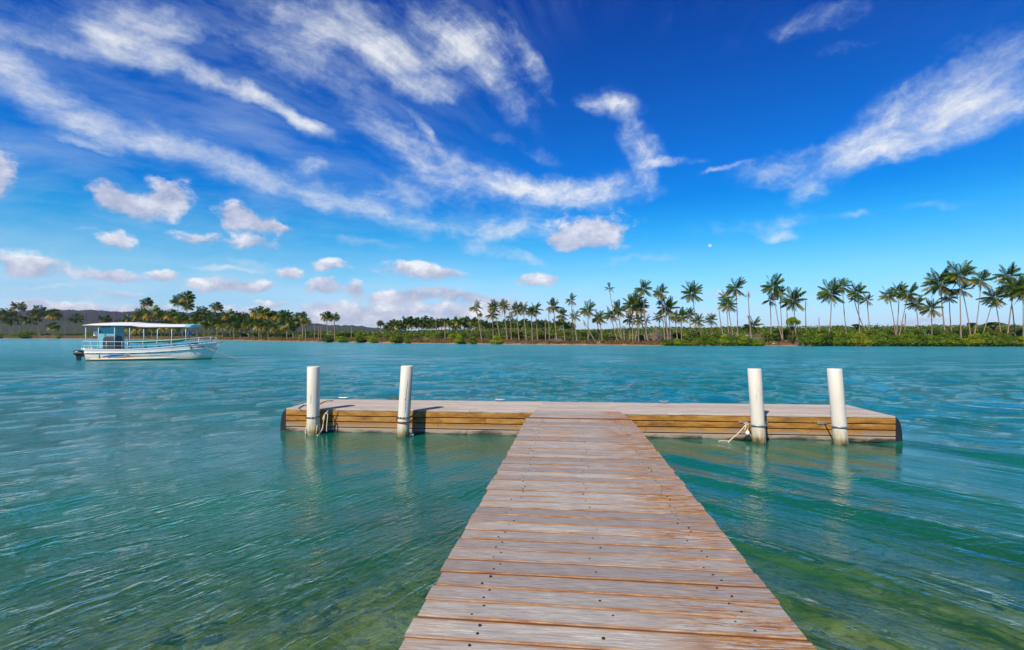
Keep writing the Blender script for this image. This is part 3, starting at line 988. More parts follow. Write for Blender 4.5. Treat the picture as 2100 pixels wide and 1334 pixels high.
def ground_z(off):
    return float(np.interp(off, [-4, 0, 0.6, 3, 9, 20, 60, 400], [-1.2, -0.03, 0.30, 0.55, 0.75, 0.9, 1.1, 1.4]))


def build_shore():
    pxs = np.concatenate([np.tan(np.radians(np.linspace(-64, -48, 30))) * F + 1050, np.linspace(-110, 2210, 520), np.tan(np.radians(np.linspace(48, 64, 30))) * F + 1050])
    offs = np.array([-6, -1.5, -0.3, 0.2, 0.6, 1.3, 2.2, 3.5, 5.5, 8, 12, 18, 28, 45, 80, 160, 400, 1200, 2800, 5200], float)
    sd = np.interp(pxs, SHX, SHD)
    P, O = np.meshgrid(pxs, offs)
    S = np.tile(sd, (len(offs), 1))
    wob = (fbm(P * 0.02, P * 0 + 3.3, 5, 2) - 0.5) * 7.0 * np.clip((400 - O) / 400, 0, 1)
    D = S + O + wob
    Z = np.interp(O, [-6, -1.5, 0, 0.6, 3, 9, 20, 60, 400, 5200], [-1.6, -0.4, -0.03, 0.26, 0.52, 0.75, 0.9, 1.1, 1.4, 1.5])
    X = (P - 1050) / F * D
    Z = Z + (fbm(X * 0.35, D * 0.35, 4, 8) - 0.5) * 0.45 * (O > 0.3)
    structure(link('shore_ground', grid_mesh('shore_ground', X, D, Z, M['shore'])))
    # the ridge far behind the left bank
    hp = np.linspace(-1900, 1100, 1400)
    topy = np.interp(hp, [-2600, -1200, -300, 0, 115, 300, 460, 620, 700, 775, 860, 1100], [668, 640, 636, 639, 633.5, 638, 641, 659, 668, 675, 684, 690])
    topy = np.where((hp > 460) & (hp < 700), np.interp(hp, [460, 560, 640, 700], [642, 655, 666, 669]), topy)
    rows = [(900, 0.0), (1150, 0.20), (1400, 0.34), (1700, 0.52), (2000, 0.80), (2250, 0.95), (2500, 1.0), (2900, 0.95), (3800, 0.3), (5000, 0.0)]
    X = np.zeros((len(rows), len(hp)))
    Y, Z = X.copy(), X.copy()
    for i, (D, k) in enumerate(rows):
        hgt = (HOR - topy) / F * 2500 * 0.86
        X[i] = (hp - 1050) / F * D
        Y[i] = D
        Z[i] = np.maximum(hgt * k, 0) + (fbm(X[i] * 0.01, Y[i] * 0.01, 5, 5) - 0.5) * 22 * k + 1.0
        Z[i] += (vnoise(X[i] * .09, Y[i] * .09, 2)) * 5 * k + fbm(X[i] * .16, Y[i] * .07, 3, 12) * 9 * k
    me = grid_mesh('hills', X, Y, Z, M['hill'])
    structure(link('hills', me))


build_shore()


# ------------------------------------------------------------ boardwalk
def plank_mesh(name, L, W, T, m, b=0.005, nseg=1):
    return MB().box((0, 0, 0), (L, W, T), b=b).mesh(name, m)


WALK = thing('boardwalk', 'straight boardwalk of weathered cross planks with orange stains leading out to the float', 'boardwalk',
             (0.43, 2.30, 0.56), Euler((-0.0103, 0, -0.1109)))
WLEN0, WLEN1, WPITCH, WWID = -3.6, 6.86, 0.172, 1.872


def build_walk():
    rs = random.Random(21)
    base = [plank_mesh('plank', WWID + d, 0.160, 0.036, M['walk']) for d in (0, 0.012, -0.010, 0.006)]
    scr = MB()
    y = WLEN0
    while y < WLEN1:
        w = rs.uniform(0.985, 1.03)
        me = base[rs.randrange(4)]
        yc = y + WPITCH / 2
        gapj = rs.uniform(-0.004, 0.004)
        link('plank', me, WALK, (rs.uniform(-0.009, 0.009), yc + gapj, -0.018 + rs.uniform(-0.003, 0.003)),
             (rs.uniform(-0.006, 0.006), rs.uniform(-0.001, 0.001), rs.uniform(-0.003, 0.003)), (1, w, 1))
        for sx in (-0.64, 0.0, 0.665):
            for sy in ((-0.042, 0.04) if sx else (rs.uniform(-.01, .03),)):
                px_, py_ = sx + rs.uniform(-0.05, 0.05), yc + sy + rs.uniform(-0.008, 0.008)
                if rs.random() < .12:
                    continue
                n = 8
                rr_ = rs.uniform(.0055, .0085)
                vs = [(px_ + math.cos(a) * rr_, py_ + math.sin(a) * rr_, 0.0035) for a in [2 * math.pi * i / n for i in range(n)]]
                vs += [(v[0], v[1], -0.006) for v in vs]
                scr.add(vs, [tuple(range(n))] + [(i, i + n, (i + 1) % n + n, (i + 1) % n) for i in range(n)])
        y += WPITCH
    o = scr.obj('screws', M['screw'], WALK)
    stuff(o)
    for x in (-0.80, 0.0, 0.80):
        MB().box((x, (WLEN0 + WLEN1) / 2, -0.036 - 0.085), (0.06, WLEN1 - WLEN0 - 0.04, 0.165)).obj('stringer', M['dark_wood'], WALK)
    for yy in (-3.0, 0.2, 3.4, 6.4):
        for x in (-0.72, 0.72):
            MB().tube([(x, yy, -0.2), (x, yy, -2.2)], 0.07, 10).obj('support_post', M['dark_wood'], WALK)
        MB().box((0, yy + .1, -0.036 - 0.165 - 0.06), (1.7, 0.08, 0.11)).obj('cross_beam', M['dark_wood'], WALK)


build_walk()

# transition plate from the boardwalk on to the float: tapering, short boards
FDIR = Vector((11.81, -1.09, 0)).normalized()
FN = Vector((-FDIR.y, FDIR.x, 0))
FANG = math.atan2(FDIR.y, FDIR.x)


def build_flap():
    t = thing('gangway_plate', 'tapering board plate bridging the boardwalk end and the float', 'gangway', (1.20, 9.13, 0.482), (0.004, 0, -0.1109))
    rs = random.Random(4)
    n = 13
    L = 2.02
    for i in range(n):
        f = (i + 0.5) / n
        w = 1.80 + (1.38 - 1.80) * f
        sk = -0.06 * f
        mb = MB()
        ya, yb = L * i / n + .004, L * (i + 1) / n - .004
        wa, wb = 1.80 - .42 * i / n, 1.80 - .42 * (i + 1) / n
        z0, z1 = 0.0, 0.030
        v = [(-wa / 2, ya, z0), (wa / 2, ya, z0), (wb / 2, yb, z0), (-wb / 2, yb, z0)]
        v += [(a, b, z1) for a, b, _ in v]
        yc = (ya + yb) / 2
        v = [(a + sk, b - yc, c + 0) for a, b, c in v]
        mb.add(v, [(0, 3, 2, 1), (4, 5, 6, 7), (0, 1, 5, 4), (1, 2, 6, 5), (2, 3, 7, 6), (3, 0, 4, 7)])
        mb.obj('board', M['walk'] if i < 5 else M['deck'], t, loc=(0, yc, rs.uniform(0, .003)))
    for x in (-0.55, 0.5):
        MB().box((x, 0.42, -0.03), (0.06, 0.78, 0.055)).obj('bearer', M['dark_wood'], t)


build_flap()

# ------------------------------------------------------------ floating dock
FL, FW, FZ = 11.88, 1.60, 0.476
DOCK = thing('floating_dock', 'long wooden float across the boardwalk end, brown board sides, black end fenders', 'dock',
             (-4.69, 10.62, 0.0), (0, 0, FANG))


def build_dock():
    rs = random.Random(9)
    # deck boards
    nb = 10
    bw = FW / nb
    for r in range(nb):
        cuts = [0] + sorted([rs.uniform(3.2, 4.6), rs.uniform(7.2, 8.6)]) + [FL]
        for a, b in zip(cuts[:-1], cuts[1:]):
            link('deck_board', plank_mesh('deck_board', b - a - 0.006, bw - 0.010, 0.034, M['deck'], 0.004), DOCK,
                 ((a + b) / 2, bw * (r + .5), FZ - 0.017 + rs.uniform(-.002, .002)), (rs.uniform(-.004, .004), 0, 0))
    # side boards, four courses
    zc = [0.3875, 0.2725, 0.1575, 0.0425]
    for r, z in enumerate(zc):
        h = 0.097
        c1 = [0] + sorted([rs.uniform(2.4, 4.2), rs.uniform(6.6, 8.8)]) + [FL]
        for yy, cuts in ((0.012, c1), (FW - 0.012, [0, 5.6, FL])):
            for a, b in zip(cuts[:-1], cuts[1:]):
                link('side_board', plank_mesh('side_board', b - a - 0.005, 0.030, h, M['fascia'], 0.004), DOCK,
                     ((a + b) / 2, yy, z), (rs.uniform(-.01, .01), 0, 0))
        for xx in (0.018, FL - 0.018):
            o = link('end_board', plank_mesh('end_board', FW - 0.06, 0.030, h, M['fascia'], 0.004), DOCK, (xx, FW / 2, z), (0, 0, R(90)))
    MB().box((FL / 2, FW / 2, 0.10), (FL - 0.09, FW - 0.09, 0.64)).obj('float_body', M['dark_wood'], DOCK)
    # a narrow bearer under the lowest side board, wet and dark
    MB().box((FL / 2, 0.03, -0.065), (FL - 0.06, 0.03, 0.09)).obj('bottom_bearer', M['dark_wood'], DOCK)
    # rounded black fenders on both ends
    for sgn, x0 in ((-1, 0.0), (1, FL)):
        mb = MB()
        prof = []
        for i in range(11):
            a = math.pi / 2 * (1 - i / 10)
            prof.append((0.135 * math.cos(a) ** 0.8 if i else 0.0, 0.02 + 0.43 * math.sin(a)))
        prof += [(0.135, -0.08), (0.0, -0.08)]
        rings = []
        for yy, k in ((0.0, 0.86), (0.03, 1.0), (FW - 0.03, 1.0), (FW, 0.86)):
            rings.append([(x0 + sgn * (0.004 + p * k), yy, q * (0.97 if k < 1 else 1)) for p, q in prof])
        if sgn > 0:
            rings = [r[::-1] for r in rings]
        mb.loft(rings, closed=True, cap=True)
        mb.obj('fender', M['rubber'], DOCK, smooth=False)
    # cleats along the back edge
    for px in (683, 1023, 1359, 1697):
        p = at_z(px, 826, FZ)
        lx = (p - Vector((-4.69, 10.62, FZ))).dot(FDIR)
        mb = MB()
        mb.tube([(-0.11, 0, .050), (-0.05, 0, .043), (.05, 0, .043), (.11, 0, .050)], [.009, .013, .013, .009], 8)
        mb.tube([(-.035, 0, 0), (-.035, 0, .045)], .012, 8)
        mb.tube([(.035, 0, 0), (.035, 0, .045)], .012, 8)
        mb.box((0, 0, 0.005), (.13, .05, .008))
        mb.obj('cleat', M['galv'], DOCK, smooth=False, loc=(lx, FW - 0.09, FZ + .002))
    # low black rubber strip on the far edge
    p = at_z(800, 823, FZ)
    lx = (p - Vector((-4.69, 10.62, FZ))).dot(FDIR)
    MB().tube([(lx - .12, FW + .02, FZ + .005), (lx - .05, FW + .02, FZ + .03), (lx + .06, FW + .02, FZ + .03), (lx + .13, FW + .02, FZ + .004)], .018, 8).obj('rubber_bumper', M['rubber'], DOCK)


build_dock()


def dockp(p):
    """world point -> the dock's own frame"""
    q = Vector(p) - Vector((-4.69, 10.62, 0))
    return Vector((q.dot(FDIR), q.dot(FN), p[2]))


# ------------------------------------------------------------ piles
PILES = [(642, 10.28, 643, 1.358, .122, 'leftmost white pile standing at the left end of the float'),
         (826, 10.03, 835, 1.390, .118, 'second white pile from the left, dark crack down it, rusty hoop'),
         (1557, 9.50, 1547, 1.366, .119, 'white pile right of the boardwalk with a rope and white float tied beside it'),
         (1724.5, 9.37, 1711, 1.375, .122, 'rightmost white pile near the right end of the float, brown stained foot')]
PB = []
PILE_OBJ = []
for i, (bx, D, tx, tz, r, lab) in enumerate(PILES):
    b = at(bx, D, 0.0)
    tp = at(tx, D + 0.03, tz)
    d = (tp - b) / tz
    zs = [-2.6, -0.1, 0.1, 0.4, 0.8, tz - 0.012, tz]
    n = 28
    rings = []
    for z in zs:
        c = b + d * z
        rr = r * (1.02 if z < .4 else 1.0) * (0.955 if z == tz else 1.0)
        rings.append([(c.x - b.x + math.cos(2 * math.pi * k / n) * rr, c.y - b.y + math.sin(2 * math.pi * k / n) * rr, z) for k in range(n)])
    mb = MB()
    mb.loft(rings, closed=True, cap=True)
    me = mb.mesh('mooring_pile', M['pile'])
    for p in me.polygons:
        p.use_smooth = len(p.vertices) == 4
    o = link('mooring_pile', me, None, b)
    tag(o, lab, 'pile', 'white piles holding the float')
    PB.append((b, d, r))
    PILE_OBJ.append(o)



def crack(i, z0, z1, ang, w, seed):
    """dark split running down a pile: a thin ragged inset strip"""
    b, d, r = PB[i]
    rs = random.Random(seed)
    rings = []
    n = 14
    for k in range(n + 1):
        z = z0 + (z1 - z0) * k / n
        a = ang + rs.uniform(-.05, .05)
        ww = w * rs.uniform(.25, 1.0) * math.sin(math.pi * (k + .6) / (n + 1.2)) ** .4
        c = d * z
        rr = r + .0022
        rings.append([(c.x + math.cos(a - ww) * rr, c.y + math.sin(a - ww) * rr, z), (c.x + math.cos(a + ww) * rr, c.y + math.sin(a + ww) * rr, z)])
    MB().loft(rings).loft([q[::-1] for q in rings]).obj('crack', M['bark'], PILE_OBJ[i])


crack(1, .48, .98, R(-72), .055, 1)
crack(1, .95, 1.12, R(-66), .035, 2)
crack(1, .60, 1.20, R(-22), .09, 3)
crack(0, .62, .82, R(-92), .05, 4)
crack(0, .15, .60, R(-40), .03, 5)
crack(2, .72, 1.05, R(-48), .03, 6)
crack(2, .30, .60, R(-52), .035, 7)
crack(3, .50, .95, R(-30), .075, 8)
crack(3, .75, .92, R(-52), .04, 9)

# hoops that hold the float to the piles
for i, (z, m, ext) in {1: (0.300, 'rust', .16), 2: (0.325, 'galv', .14), 3: (0.325, 'galv', .15)}.items():
    b, d, r = PB[i]
    c = b + d * z
    rr = r + 0.016
    cl = dockp((c.x, c.y, z))
    pts = [(cl.x - rr, 0.0, z + .01), (cl.x - rr, cl.y, z + .005)]
    for k in range(1, 12):
        a = math.pi + math.pi * k / 12
        pts.append((cl.x + rr * math.cos(a), cl.y + rr * math.sin(a), z))
    pts += [(cl.x + rr, cl.y, z + .005), (cl.x + rr, 0.0, z + .01)]
    hp = MB().tube(pts, 0.013, 8).obj('pile_hoop', M[m], DOCK, smooth=True)
    for sx in (-1, 1):
        MB().box((cl.x + sx * (rr + .05), -0.010, z + .01), (.16, .012, .05)).tube([(cl.x + sx * (rr + .09), -.006, z + .01), (cl.x + sx * (rr + .09), -.03, z + .01)], .012, 6).obj('hoop_plate', M[m], DOCK)


def chain_mesh(pts, link_len=0.042, r=0.0045):
    """chain of real links along a polyline"""
    pts = [Vector(p) for p in pts]
    mb = MB()
    seg = [(pts[i + 1] - pts[i]).length for i in range(len(pts) - 1)]
    L = sum(seg)
    n = int(L / (link_len * 0.72))
    for k in range(n):
        s = (k + .5) / n * L
        i = 0
        while i < len(seg) - 1 and s > seg[i]:
            s -= seg[i]
            i += 1
        p = pts[i].lerp(pts[i + 1], min(1, s / seg[i]))
        td = (pts[i + 1] - pts[i]).normalized()
        sd = td.cross(Vector((0, 0, 1)))
        sd = sd.normalized() if sd.length > 1e-3 else Vector((1, 0, 0))
        if k % 2:
            sd = td.cross(sd)
        ring = []
        for a in range(9):
            an = 2 * math.pi * a / 8
            ring.append(p + td * math.cos(an) * link_len / 2 + sd * math.sin(an) * link_len * .3)
        mb.tube(ring, r, 5, cap=False)
    return mb


def around(i, z, r_add, a0, a1, n=14, dz=0.0):
    b, d, r = PB[i]
    out = []
    for k in range(n + 1):
        a = a0 + (a1 - a0) * k / n
        zz = z + dz * k / n
        c = b + d * zz
        out.append(Vector((c.x + math.cos(a) * (r + r_add), c.y + math.sin(a) * (r + r_add), zz)))
    return out


e1 = at_z(688, 838.5, FZ + .015)
ch = around(0, .345, .008, math.pi * 1.02, math.pi * 2.0, dz=.01)
ch += [ch[-1].lerp(e1, .35) - Vector((0, 0, .03)), ch[-1].lerp(e1, .7) - Vector((0, 0, .015)), e1]
tag(chain_mesh(ch).obj('chain', M['chain']), 'dark chain looped round the leftmost pile and up on to the float', 'chain', 'chains round the left piles')
e2 = at_z(855, 842.5, FZ + .015)
ch = around(1, .385, .008, math.pi * .98, math.pi * 2.0, dz=.0)
ch += [ch[-1].lerp(e2, .5) - Vector((0, 0, .02)), e2]
tag(chain_mesh(ch).obj('chain', M['chain']), 'dark chain looped round the second pile above its rusty hoop', 'chain', 'chains round the left piles')
# thin dark line lying on the deck from the back left cleat
rp = [at_z(683, 822, FZ + .03), at_z(668, 823, FZ + .02), at_z(655, 829, FZ + .012), at_z(640, 831, FZ + .012), at_z(622, 831.5, FZ + .012), at_z(612, 838, FZ + .012)]
tag(MB().tube(rp, .009, 6).obj('rope', M['chain'], smooth=True), 'thin dark line running over the left end of the float deck from a cleat', 'rope')


def sm(pts, n=4):
    """smooth a polyline (Catmull-Rom)"""
    P = [Vector(p) for p in pts]
    P = [P[0] * 2 - P[1]] + P + [P[-1] * 2 - P[-2]]
    out = []
    for i in range(1, len(P) - 2):
        for k in range(n):
            u = k / n
            a, b, c, d = P[i - 1], P[i], P[i + 1], P[i + 2]
            out.append(0.5 * ((2 * b) + (c - a) * u + (2 * a - 5 * b + 4 * c - d) * u * u + (3 * b - a - 3 * c + d) * u ** 3))
    out.append(P[-2])
    return out


# pale rope hanging between pile one and the float
Dr = 10.32
loop = [at(673, Dr + .12, py=843), at(668, Dr, py=848), at(665, Dr, py=852), at(664, Dr, py=860), at(663, Dr, py=868), at(661, Dr - .02, py=880), at(655, Dr - .1, py=890), at(650, Dr - .16, py=894), at(648, Dr - .17, py=900)]
mb = MB()
mb.tube(sm(loop), .011, 6)
mb.tube(sm([at(664, Dr, py=866), at(666, Dr, py=853), at(669, Dr, py=848), at(672, Dr, py=851), at(671, Dr, py=866), at(670, Dr, py=878), at(670, Dr, py=886)]), .010, 6)
mb.tube(sm([at(663, Dr, py=855), at(665, Dr - .01, py=858), at(664, Dr, py=862), at(662, Dr - .01, py=858)]), .013, 6)
mb.tube([at(648, Dr - .165, py=894), at(650.5, Dr - .14, py=872)], .008, 5)
tag(mb.obj('rope', M['rope'], smooth=True), 'pale rope hanging in a loop right of the leftmost pile', 'rope')
mb = MB()
mb.tube(sm([at(633, 10.28, py=866), at(630, 10.3, py=872), at(627, 10.32, py=882), at(627, 10.32, py=892)]), .014, 6)
mb.tube(sm([at(632, 10.28, py=870), at(630, 10.3, py=880), at(629, 10.3, py=890)]), .010, 6)
tag(mb.obj('rope', M['rope'], smooth=True), 'short doubled rope end dangling left of the leftmost pile', 'rope')
D3 = 9.60
k0 = at(1531, D3, py=870)
mb = MB()
mb.tube(sm([k0, at(1524, D3, py=878), at(1512, D3 - .05, py=891), at(1496, D3 - .12, z=0.03), at(1492, D3 - .14, z=-.04)]), .010, 6)
mb.tube(sm([at(1496, D3 - .12, z=0.025), at(1488, D3 - .08, z=.02), at(1478, D3 - .04, z=.015), at(1466, D3, z=-.02)]), .009, 6)
mb.tube(sm([k0, at(1529, D3 - .02, py=876), at(1527, D3 - .02, py=883), at(1530, D3 - .02, py=876), k0]), .008, 6)
mb.tube(sm([k0, at(1534, D3 - .02, py=871), at(1533.5, D3 - .02, py=885)]), .007, 6)
mb.tube(sm([at(1526, D3 + .02, py=869.5), at(1531, D3 - .02, py=868), at(1535, D3, py=870.5), at(1531, D3 - .03, py=872)]), .012, 6)
mb.tube(sm([at(1535, D3 - .02, py=888), at(1538, D3 - .03, py=891), at(1539, D3 - .03, py=893)]), .010, 6)
tag(mb.obj('rope', M['rope'], smooth=True), 'white rope knotted left of the third pile and trailing into the water', 'rope')
p = at(1533, D3 - .03, py=888.5)
mb = MB()
mb.sphere((0, 0, 0), (.038, .030, .044), 14, 9)
mb.tube([(0, 0, .04), (0, 0, .055)], .012, 8)
tag(mb.obj('float_ball', M['buoy'], smooth=True, loc=p), 'small white float ball hanging from the rope by the third pile', 'float ball')
p = at_z(841, 893, 0.02)
mb = MB()
mb.sphere((0, 0, 0), (.075, .05, .028), 9, 6)
rs_ = random.Random(2)
mb.v = [(a + rs_.uniform(-.012, .012), b + rs_.uniform(-.012, .012), c + rs_.uniform(-.008, .012)) for a, b, c in mb.v]
tag(mb.obj('foam_scrap', M['foam'], loc=p), 'white scrap of foam floating right of the second pile', 'litter')


# ------------------------------------------------------------ boat
def build_boat():
    X0, D0, ca, sa = -34.4, 41.0, 0.975, 0.222
    ang = math.atan2(sa, ca)
    boat = thing('passenger_boat', 'white open passenger boat with flat white canopy and aqua wheelhouse moored on the left', 'boat', (X0, D0, 0), (0, 0, ang))
    HW = 1.25           # half beam; near side is local y = 0, centre y = HW

    def S(px, t=0.0):
        k = (px - 1050) / F
        # (X0 + ca s - sa t) / (D0 + sa s + ca t) = k
        return (k * (D0 + ca * t) - X0 + sa * t) / (ca - sa * k)

    def Zp(px, py, t=0.0):
        s = S(px, t)
        D = D0 + sa * s + ca * t
        return CAMZ - (py - HOR) * D / F

    # hull half sections: station s -> (half width at gunwale, gunwale z, half width at waterline)
    sts = [(0.0, 1.12, 0.98), (0.6, 1.18, 1.02), (2.5, 1.25, 1.08), (4.5, 1.25, 1.06), (6.2, 1.14, 0.86), (7.4, 0.90, 0.68), (8.3, 0.60, 0.36), (8.9, 0.34, 0.13), (9.35, 0.13, 0.03)]
    gz_px = [(167, 717.3), (262, 717.3), (300, 716), (350, 712.3), (388, 708.2), (420, 705), (440, 702)]
    gs = [S(a, 0.3) for a, _ in gz_px]
    gz = [Zp(a, b, 0.3) for a, b in gz_px]

    def G(s):
        return float(np.interp(s, gs, gz))

    def hw(s, z):
        a = float(np.interp(s, [q[0] for q in sts], [q[1] for q in sts]))
        b = float(np.interp(s, [q[0] for q in sts], [q[2] for q in sts]))
        f = max(0.0, min(1.0, z / G(s)))
        return b + (a - b) * f ** 0.8
    stem_top, stem_bot = 9.75, 8.95

    def station(u, z):
        """u 0..1 from stern to stem; stem rakes with height"""
        f = max(0, min(1, z / 1.5))
        Ls = stem_bot + (stem_top - stem_bot) * f
        st = 0.10 * (1 - f)
        return st + (Ls - st) * u

    us = [i / 26 for i in range(27)]
    zf = [-0.35, -0.12, 0.0, 0.08, 0.18, 0.34, 0.52, 0.66, 0.70, 0.86, 1.0]

    def side(sgn):
        rings = []
        for u in us:
            r = []
            for k in zf:
                s_t = u * 9.6
                g = G(min(s_t, gs[-1]))
                z = k * g if k > 0 else k
                s = station(u, z)
                taper = 1.0 if u < 0.9 else max(0.0, (1 - u) / 0.1) ** 0.6
                w = hw(min(s * 0.985, 9.35), max(z, 0)) if u < 1 else 0.0
                w = w * (taper if u > .9 else 1)
                if z < 0:
                    w *= (1 + z * 1.6)
                if k >= 0.70:
                    w += 0.035 * min(1, (1 - u) * 10)
                r.append((s, HW + sgn * w, z))
            rings.append(r)
        return rings
    near, far = side(-1), side(1)
    mb = MB()
    mb.loft(near)
    mb.loft([r[::-1] for r in far])
    # transom and bottom
    n = len(zf)
    tr = near[0] + far[0][::-1]
    mb.add(tr, [tuple(range(len(tr)))])
    bot = [[near[i][0], far[i][0]] for i in range(len(us))]
    mb.loft([b[::-1] for b in bot])
    hull = mb.obj('hull', M['hull'], boat, smooth=True)
    hull.data.set_sharp_from_angle(angle=R(28))
    # deck a little below the gunwale
    dk = []
    for i, u in enumerate(us[:-1]):
        a, b = near[i][-1], far[i][-1]
        dk.append([(a[0], a[1] + .05, a[2] - 0.16), (b[0], b[1] - .05, b[2] - .16)])
    MB().loft(dk).obj('deck', M['white'], boat)
    # gunwale cap
    for rg, sg in ((near, 1), (far, -1)):
        MB().tube([(r[-1][0], r[-1][1], r[-1][2] + .01) for r in rg], .032, 6).obj('gunwale', M['white'], boat, smooth=True)
        MB().tube([(r[8][0], r[8][1] - sg * .012, r[8][2]) for r in rg], .024, 6).obj('rubbing_strake', M['white'], boat, smooth=True)
    # spray chine, tapering forward
    ch = []
    for i, u in enumerate(us[1:20]):
        r = near[i + 1]
        k = 1 - i / 19
        z = 0.13 + .10 * (i / 19) ** 1.5
        y = HW - hw(r[3][0], z) - .012
        ch.append([(r[3][0], y, z + .03), (r[3][0], y - .085 * k, z - .01), (r[3][0], y - .085 * k, z - .05), (r[3][0], y + .02, z - .08)])
    MB().loft(ch, cap=False).obj('spray_chine', M['hull'], boat)

    def hull_y(s, z):
        g = G(s)
        base = HW - hw(min(s, 9.3), z)
        return base - (0.035 if z > .69 * g else 0) - 0.012

    def decal(name, pts, m):
        """pts: list of (px, py_top, py_bottom) -> strip following the hull"""
        rings = []
        for px, a, b in pts:
            s = S(px, .25)
            za, zb = Zp(px, a, .2), Zp(px, b, .2)
            rings.append([(s, hull_y(s, za) - .004, za), (s, hull_y(s, zb) - .004, zb)])
        # thickness
        mb = MB()
        mb.loft(rings)
        mb.loft([[(p[0], p[1] + .01, p[2]) for p in r][::-1] for r in rings])
        return mb.obj(name, M[m], boat)

    def zz(pts):
        return [(x / 6 + 130, a / 6 + 580, b / 6 + 580) for x, a, b in pts]
    decal('stripe', zz([(485, 914, 919), (520, 903, 914), (600, 890, 903), (690, 888, 896), (765, 891, 895)]), 'stripe_navy')
    decal('stripe', zz([(548, 922, 926), (590, 908, 922), (660, 899, 911), (730, 897, 905), (790, 900, 903)]), 'stripe_blue')
    decal('stripe', zz([(640, 922, 926), (720, 915, 922), (790, 909, 917), (840, 905, 911)]), 'stripe_orange')
    decal('stripe', zz([(778, 886, 890), (805, 892, 904), (850, 899, 906)]), 'stripe_navy')
    decal('stripe', zz([(825, 904, 910), (870, 897, 909), (912, 896, 900)]), 'stripe_orange')
    decal('stripe', zz([(905, 899, 904), (1050, 899, 904), (1180, 892, 897), (1330, 884, 887)]), 'stripe_navy')
    for x in (447, 597, 737, 875, 1057, 1227, 1360):
        y = 872 if x < 900 else (866 if x < 1100 else (855 if x < 1300 else 843))
        decal('scupper', zz([(x - 32, y - 3, y + 3), (x + 32, y - 4, y + 1)]), 'black')
    decal('rust_streak', zz([(446, 890, 940), (460, 888, 946)]), 'rust')
    # the name near the bow
    cu = bpy.data.curves.new('name_text', 'FONT')
    cu.body = 'Deus e minha vida'
    cu.size = 0.22
    cu.shear = 0.35
    cu.extrude = 0.004
    cu.offset = 0.004
    tmp = bpy.data.objects.new('tmp', cu)
    COL.objects.link(tmp)
    bpy.context.view_layer.update()
    me = bpy.data.meshes.new_from_object(tmp.evaluated_get(bpy.context.evaluated_depsgraph_get()))
    bpy.data.objects.remove(tmp)
    w0 = max(v.co.x for v in me.vertices)
    sA, sB = S(389, .4), S(417.5, .6)
    zA, zB = Zp(389, 715.6, .4), Zp(417.5, 712.4, .6)
    for v in me.vertices:
        f = v.co.x / w0
        s = sA + (sB - sA) * f
        z = zA + (zB - zA) * f + v.co.y * 1.05
        v.co = (s, min(hull_y(s + ds, z) for ds in (-.12, 0, .12)) - .022 - v.co.z, z)
    me.materials.clear()
    me.materials.append(M['letter'])
    link('boat_name', me, boat)

    # canopy: arched sheet
    cpx = [(171, 667.3, 666.2), (186, 666.8, 663.2), (202, 667.3, 661.6), (237, 667.3, 660), (272, 667.7, 660.2), (286, 670, 661.5), (300, 670.6, 662.3), (347, 670.4, 664), (380, 670.2, 664.2)]
    rings, rb = [], []
    for px, eb, tp in cpx:
        s = S(px, 0.1)
        ze, zt = Zp(px, eb, 0.1) , Zp(px, tp, 0.1) - .02
        r = []
        for k in range(13):
            a = math.pi * k / 12
            r.append((s, HW - math.cos(a) * (HW + .02), ze + (zt - ze) * math.sin(a) ** 0.55))
        rings.append(r)
        rb.append([(p[0], p[1], p[2] - .035) for p in r])
    mb = MB()
    mb.loft([r[::-1] for r in rings])
    mb.loft(rb)
    # rim
    for ra, rc in ((rings[0], rb[0]), (rb[-1], rings[-1])):
        mb.loft([ra, rc])
    mb.loft([[rings[i][0], rb[i][0]] for i in range(len(rings))])
    mb.loft([[rb[i][-1], rings[i][-1]] for i in range(len(rings))])
    mb.obj('canopy', M['canopy'], boat, smooth=False)
    # rounded aqua front end of the canopy
    mb = MB()
    sF = S(380, .1) + .005
    fr = []
    for (ds, k) in ((0, 1.0), (.25, .97), (.42, .88), (.50, .70)):
        last = rings[-1]
        zc = (last[0][2] + max(p[2] for p in last)) / 2 - .05
        fr.append([(sF + ds, HW + (p[1] - HW) * (k ** .3), zc + (p[2] - zc + .01) * k) for p in last] + [(sF + ds, HW + (last[-1][1] - HW) * (k ** .3), zc - .13 * k), (sF + ds, HW + (last[0][1] - HW) * (k ** .3), zc - .13 * k)])
    mb.loft([r[::-1] for r in fr], closed=True, cap=True)
    mb.obj('canopy_front', M['aqua'], boat)

    def roofz(s):
        return float(np.interp(s, [r[0][0] for r in rings], [r[0][2] for r in rings])) - .02
    # roof posts both sides
    posts = [176, 202, 235, 266, 295, 323, 352, 381]
    for px in posts:
        s = S(px, .12)
        for y in (0.12, 2 * HW - .12):
            MB().tube([(s, y, G(s)), (s, y, roofz(s))], .027, 8).obj('roof_post', M['post'], boat, smooth=True)
    for y in (.12, 2 * HW - .12):
        MB().tube([(r[0][0], y, r[0][2] - .04) for r in rings], .022, 6).obj('roof_rail', M['post'], boat)
    # diagonal braces seen inside
    for a, b in ((240, 246), (328, 336)):
        MB().tube([(S(a, 2.2), 2 * HW - .15, roofz(S(a, 2.2)) - .5), (S(b, 2.2), 2 * HW - .15, G(5) + .2)], .014, 6).obj('brace', M['post'], boat)
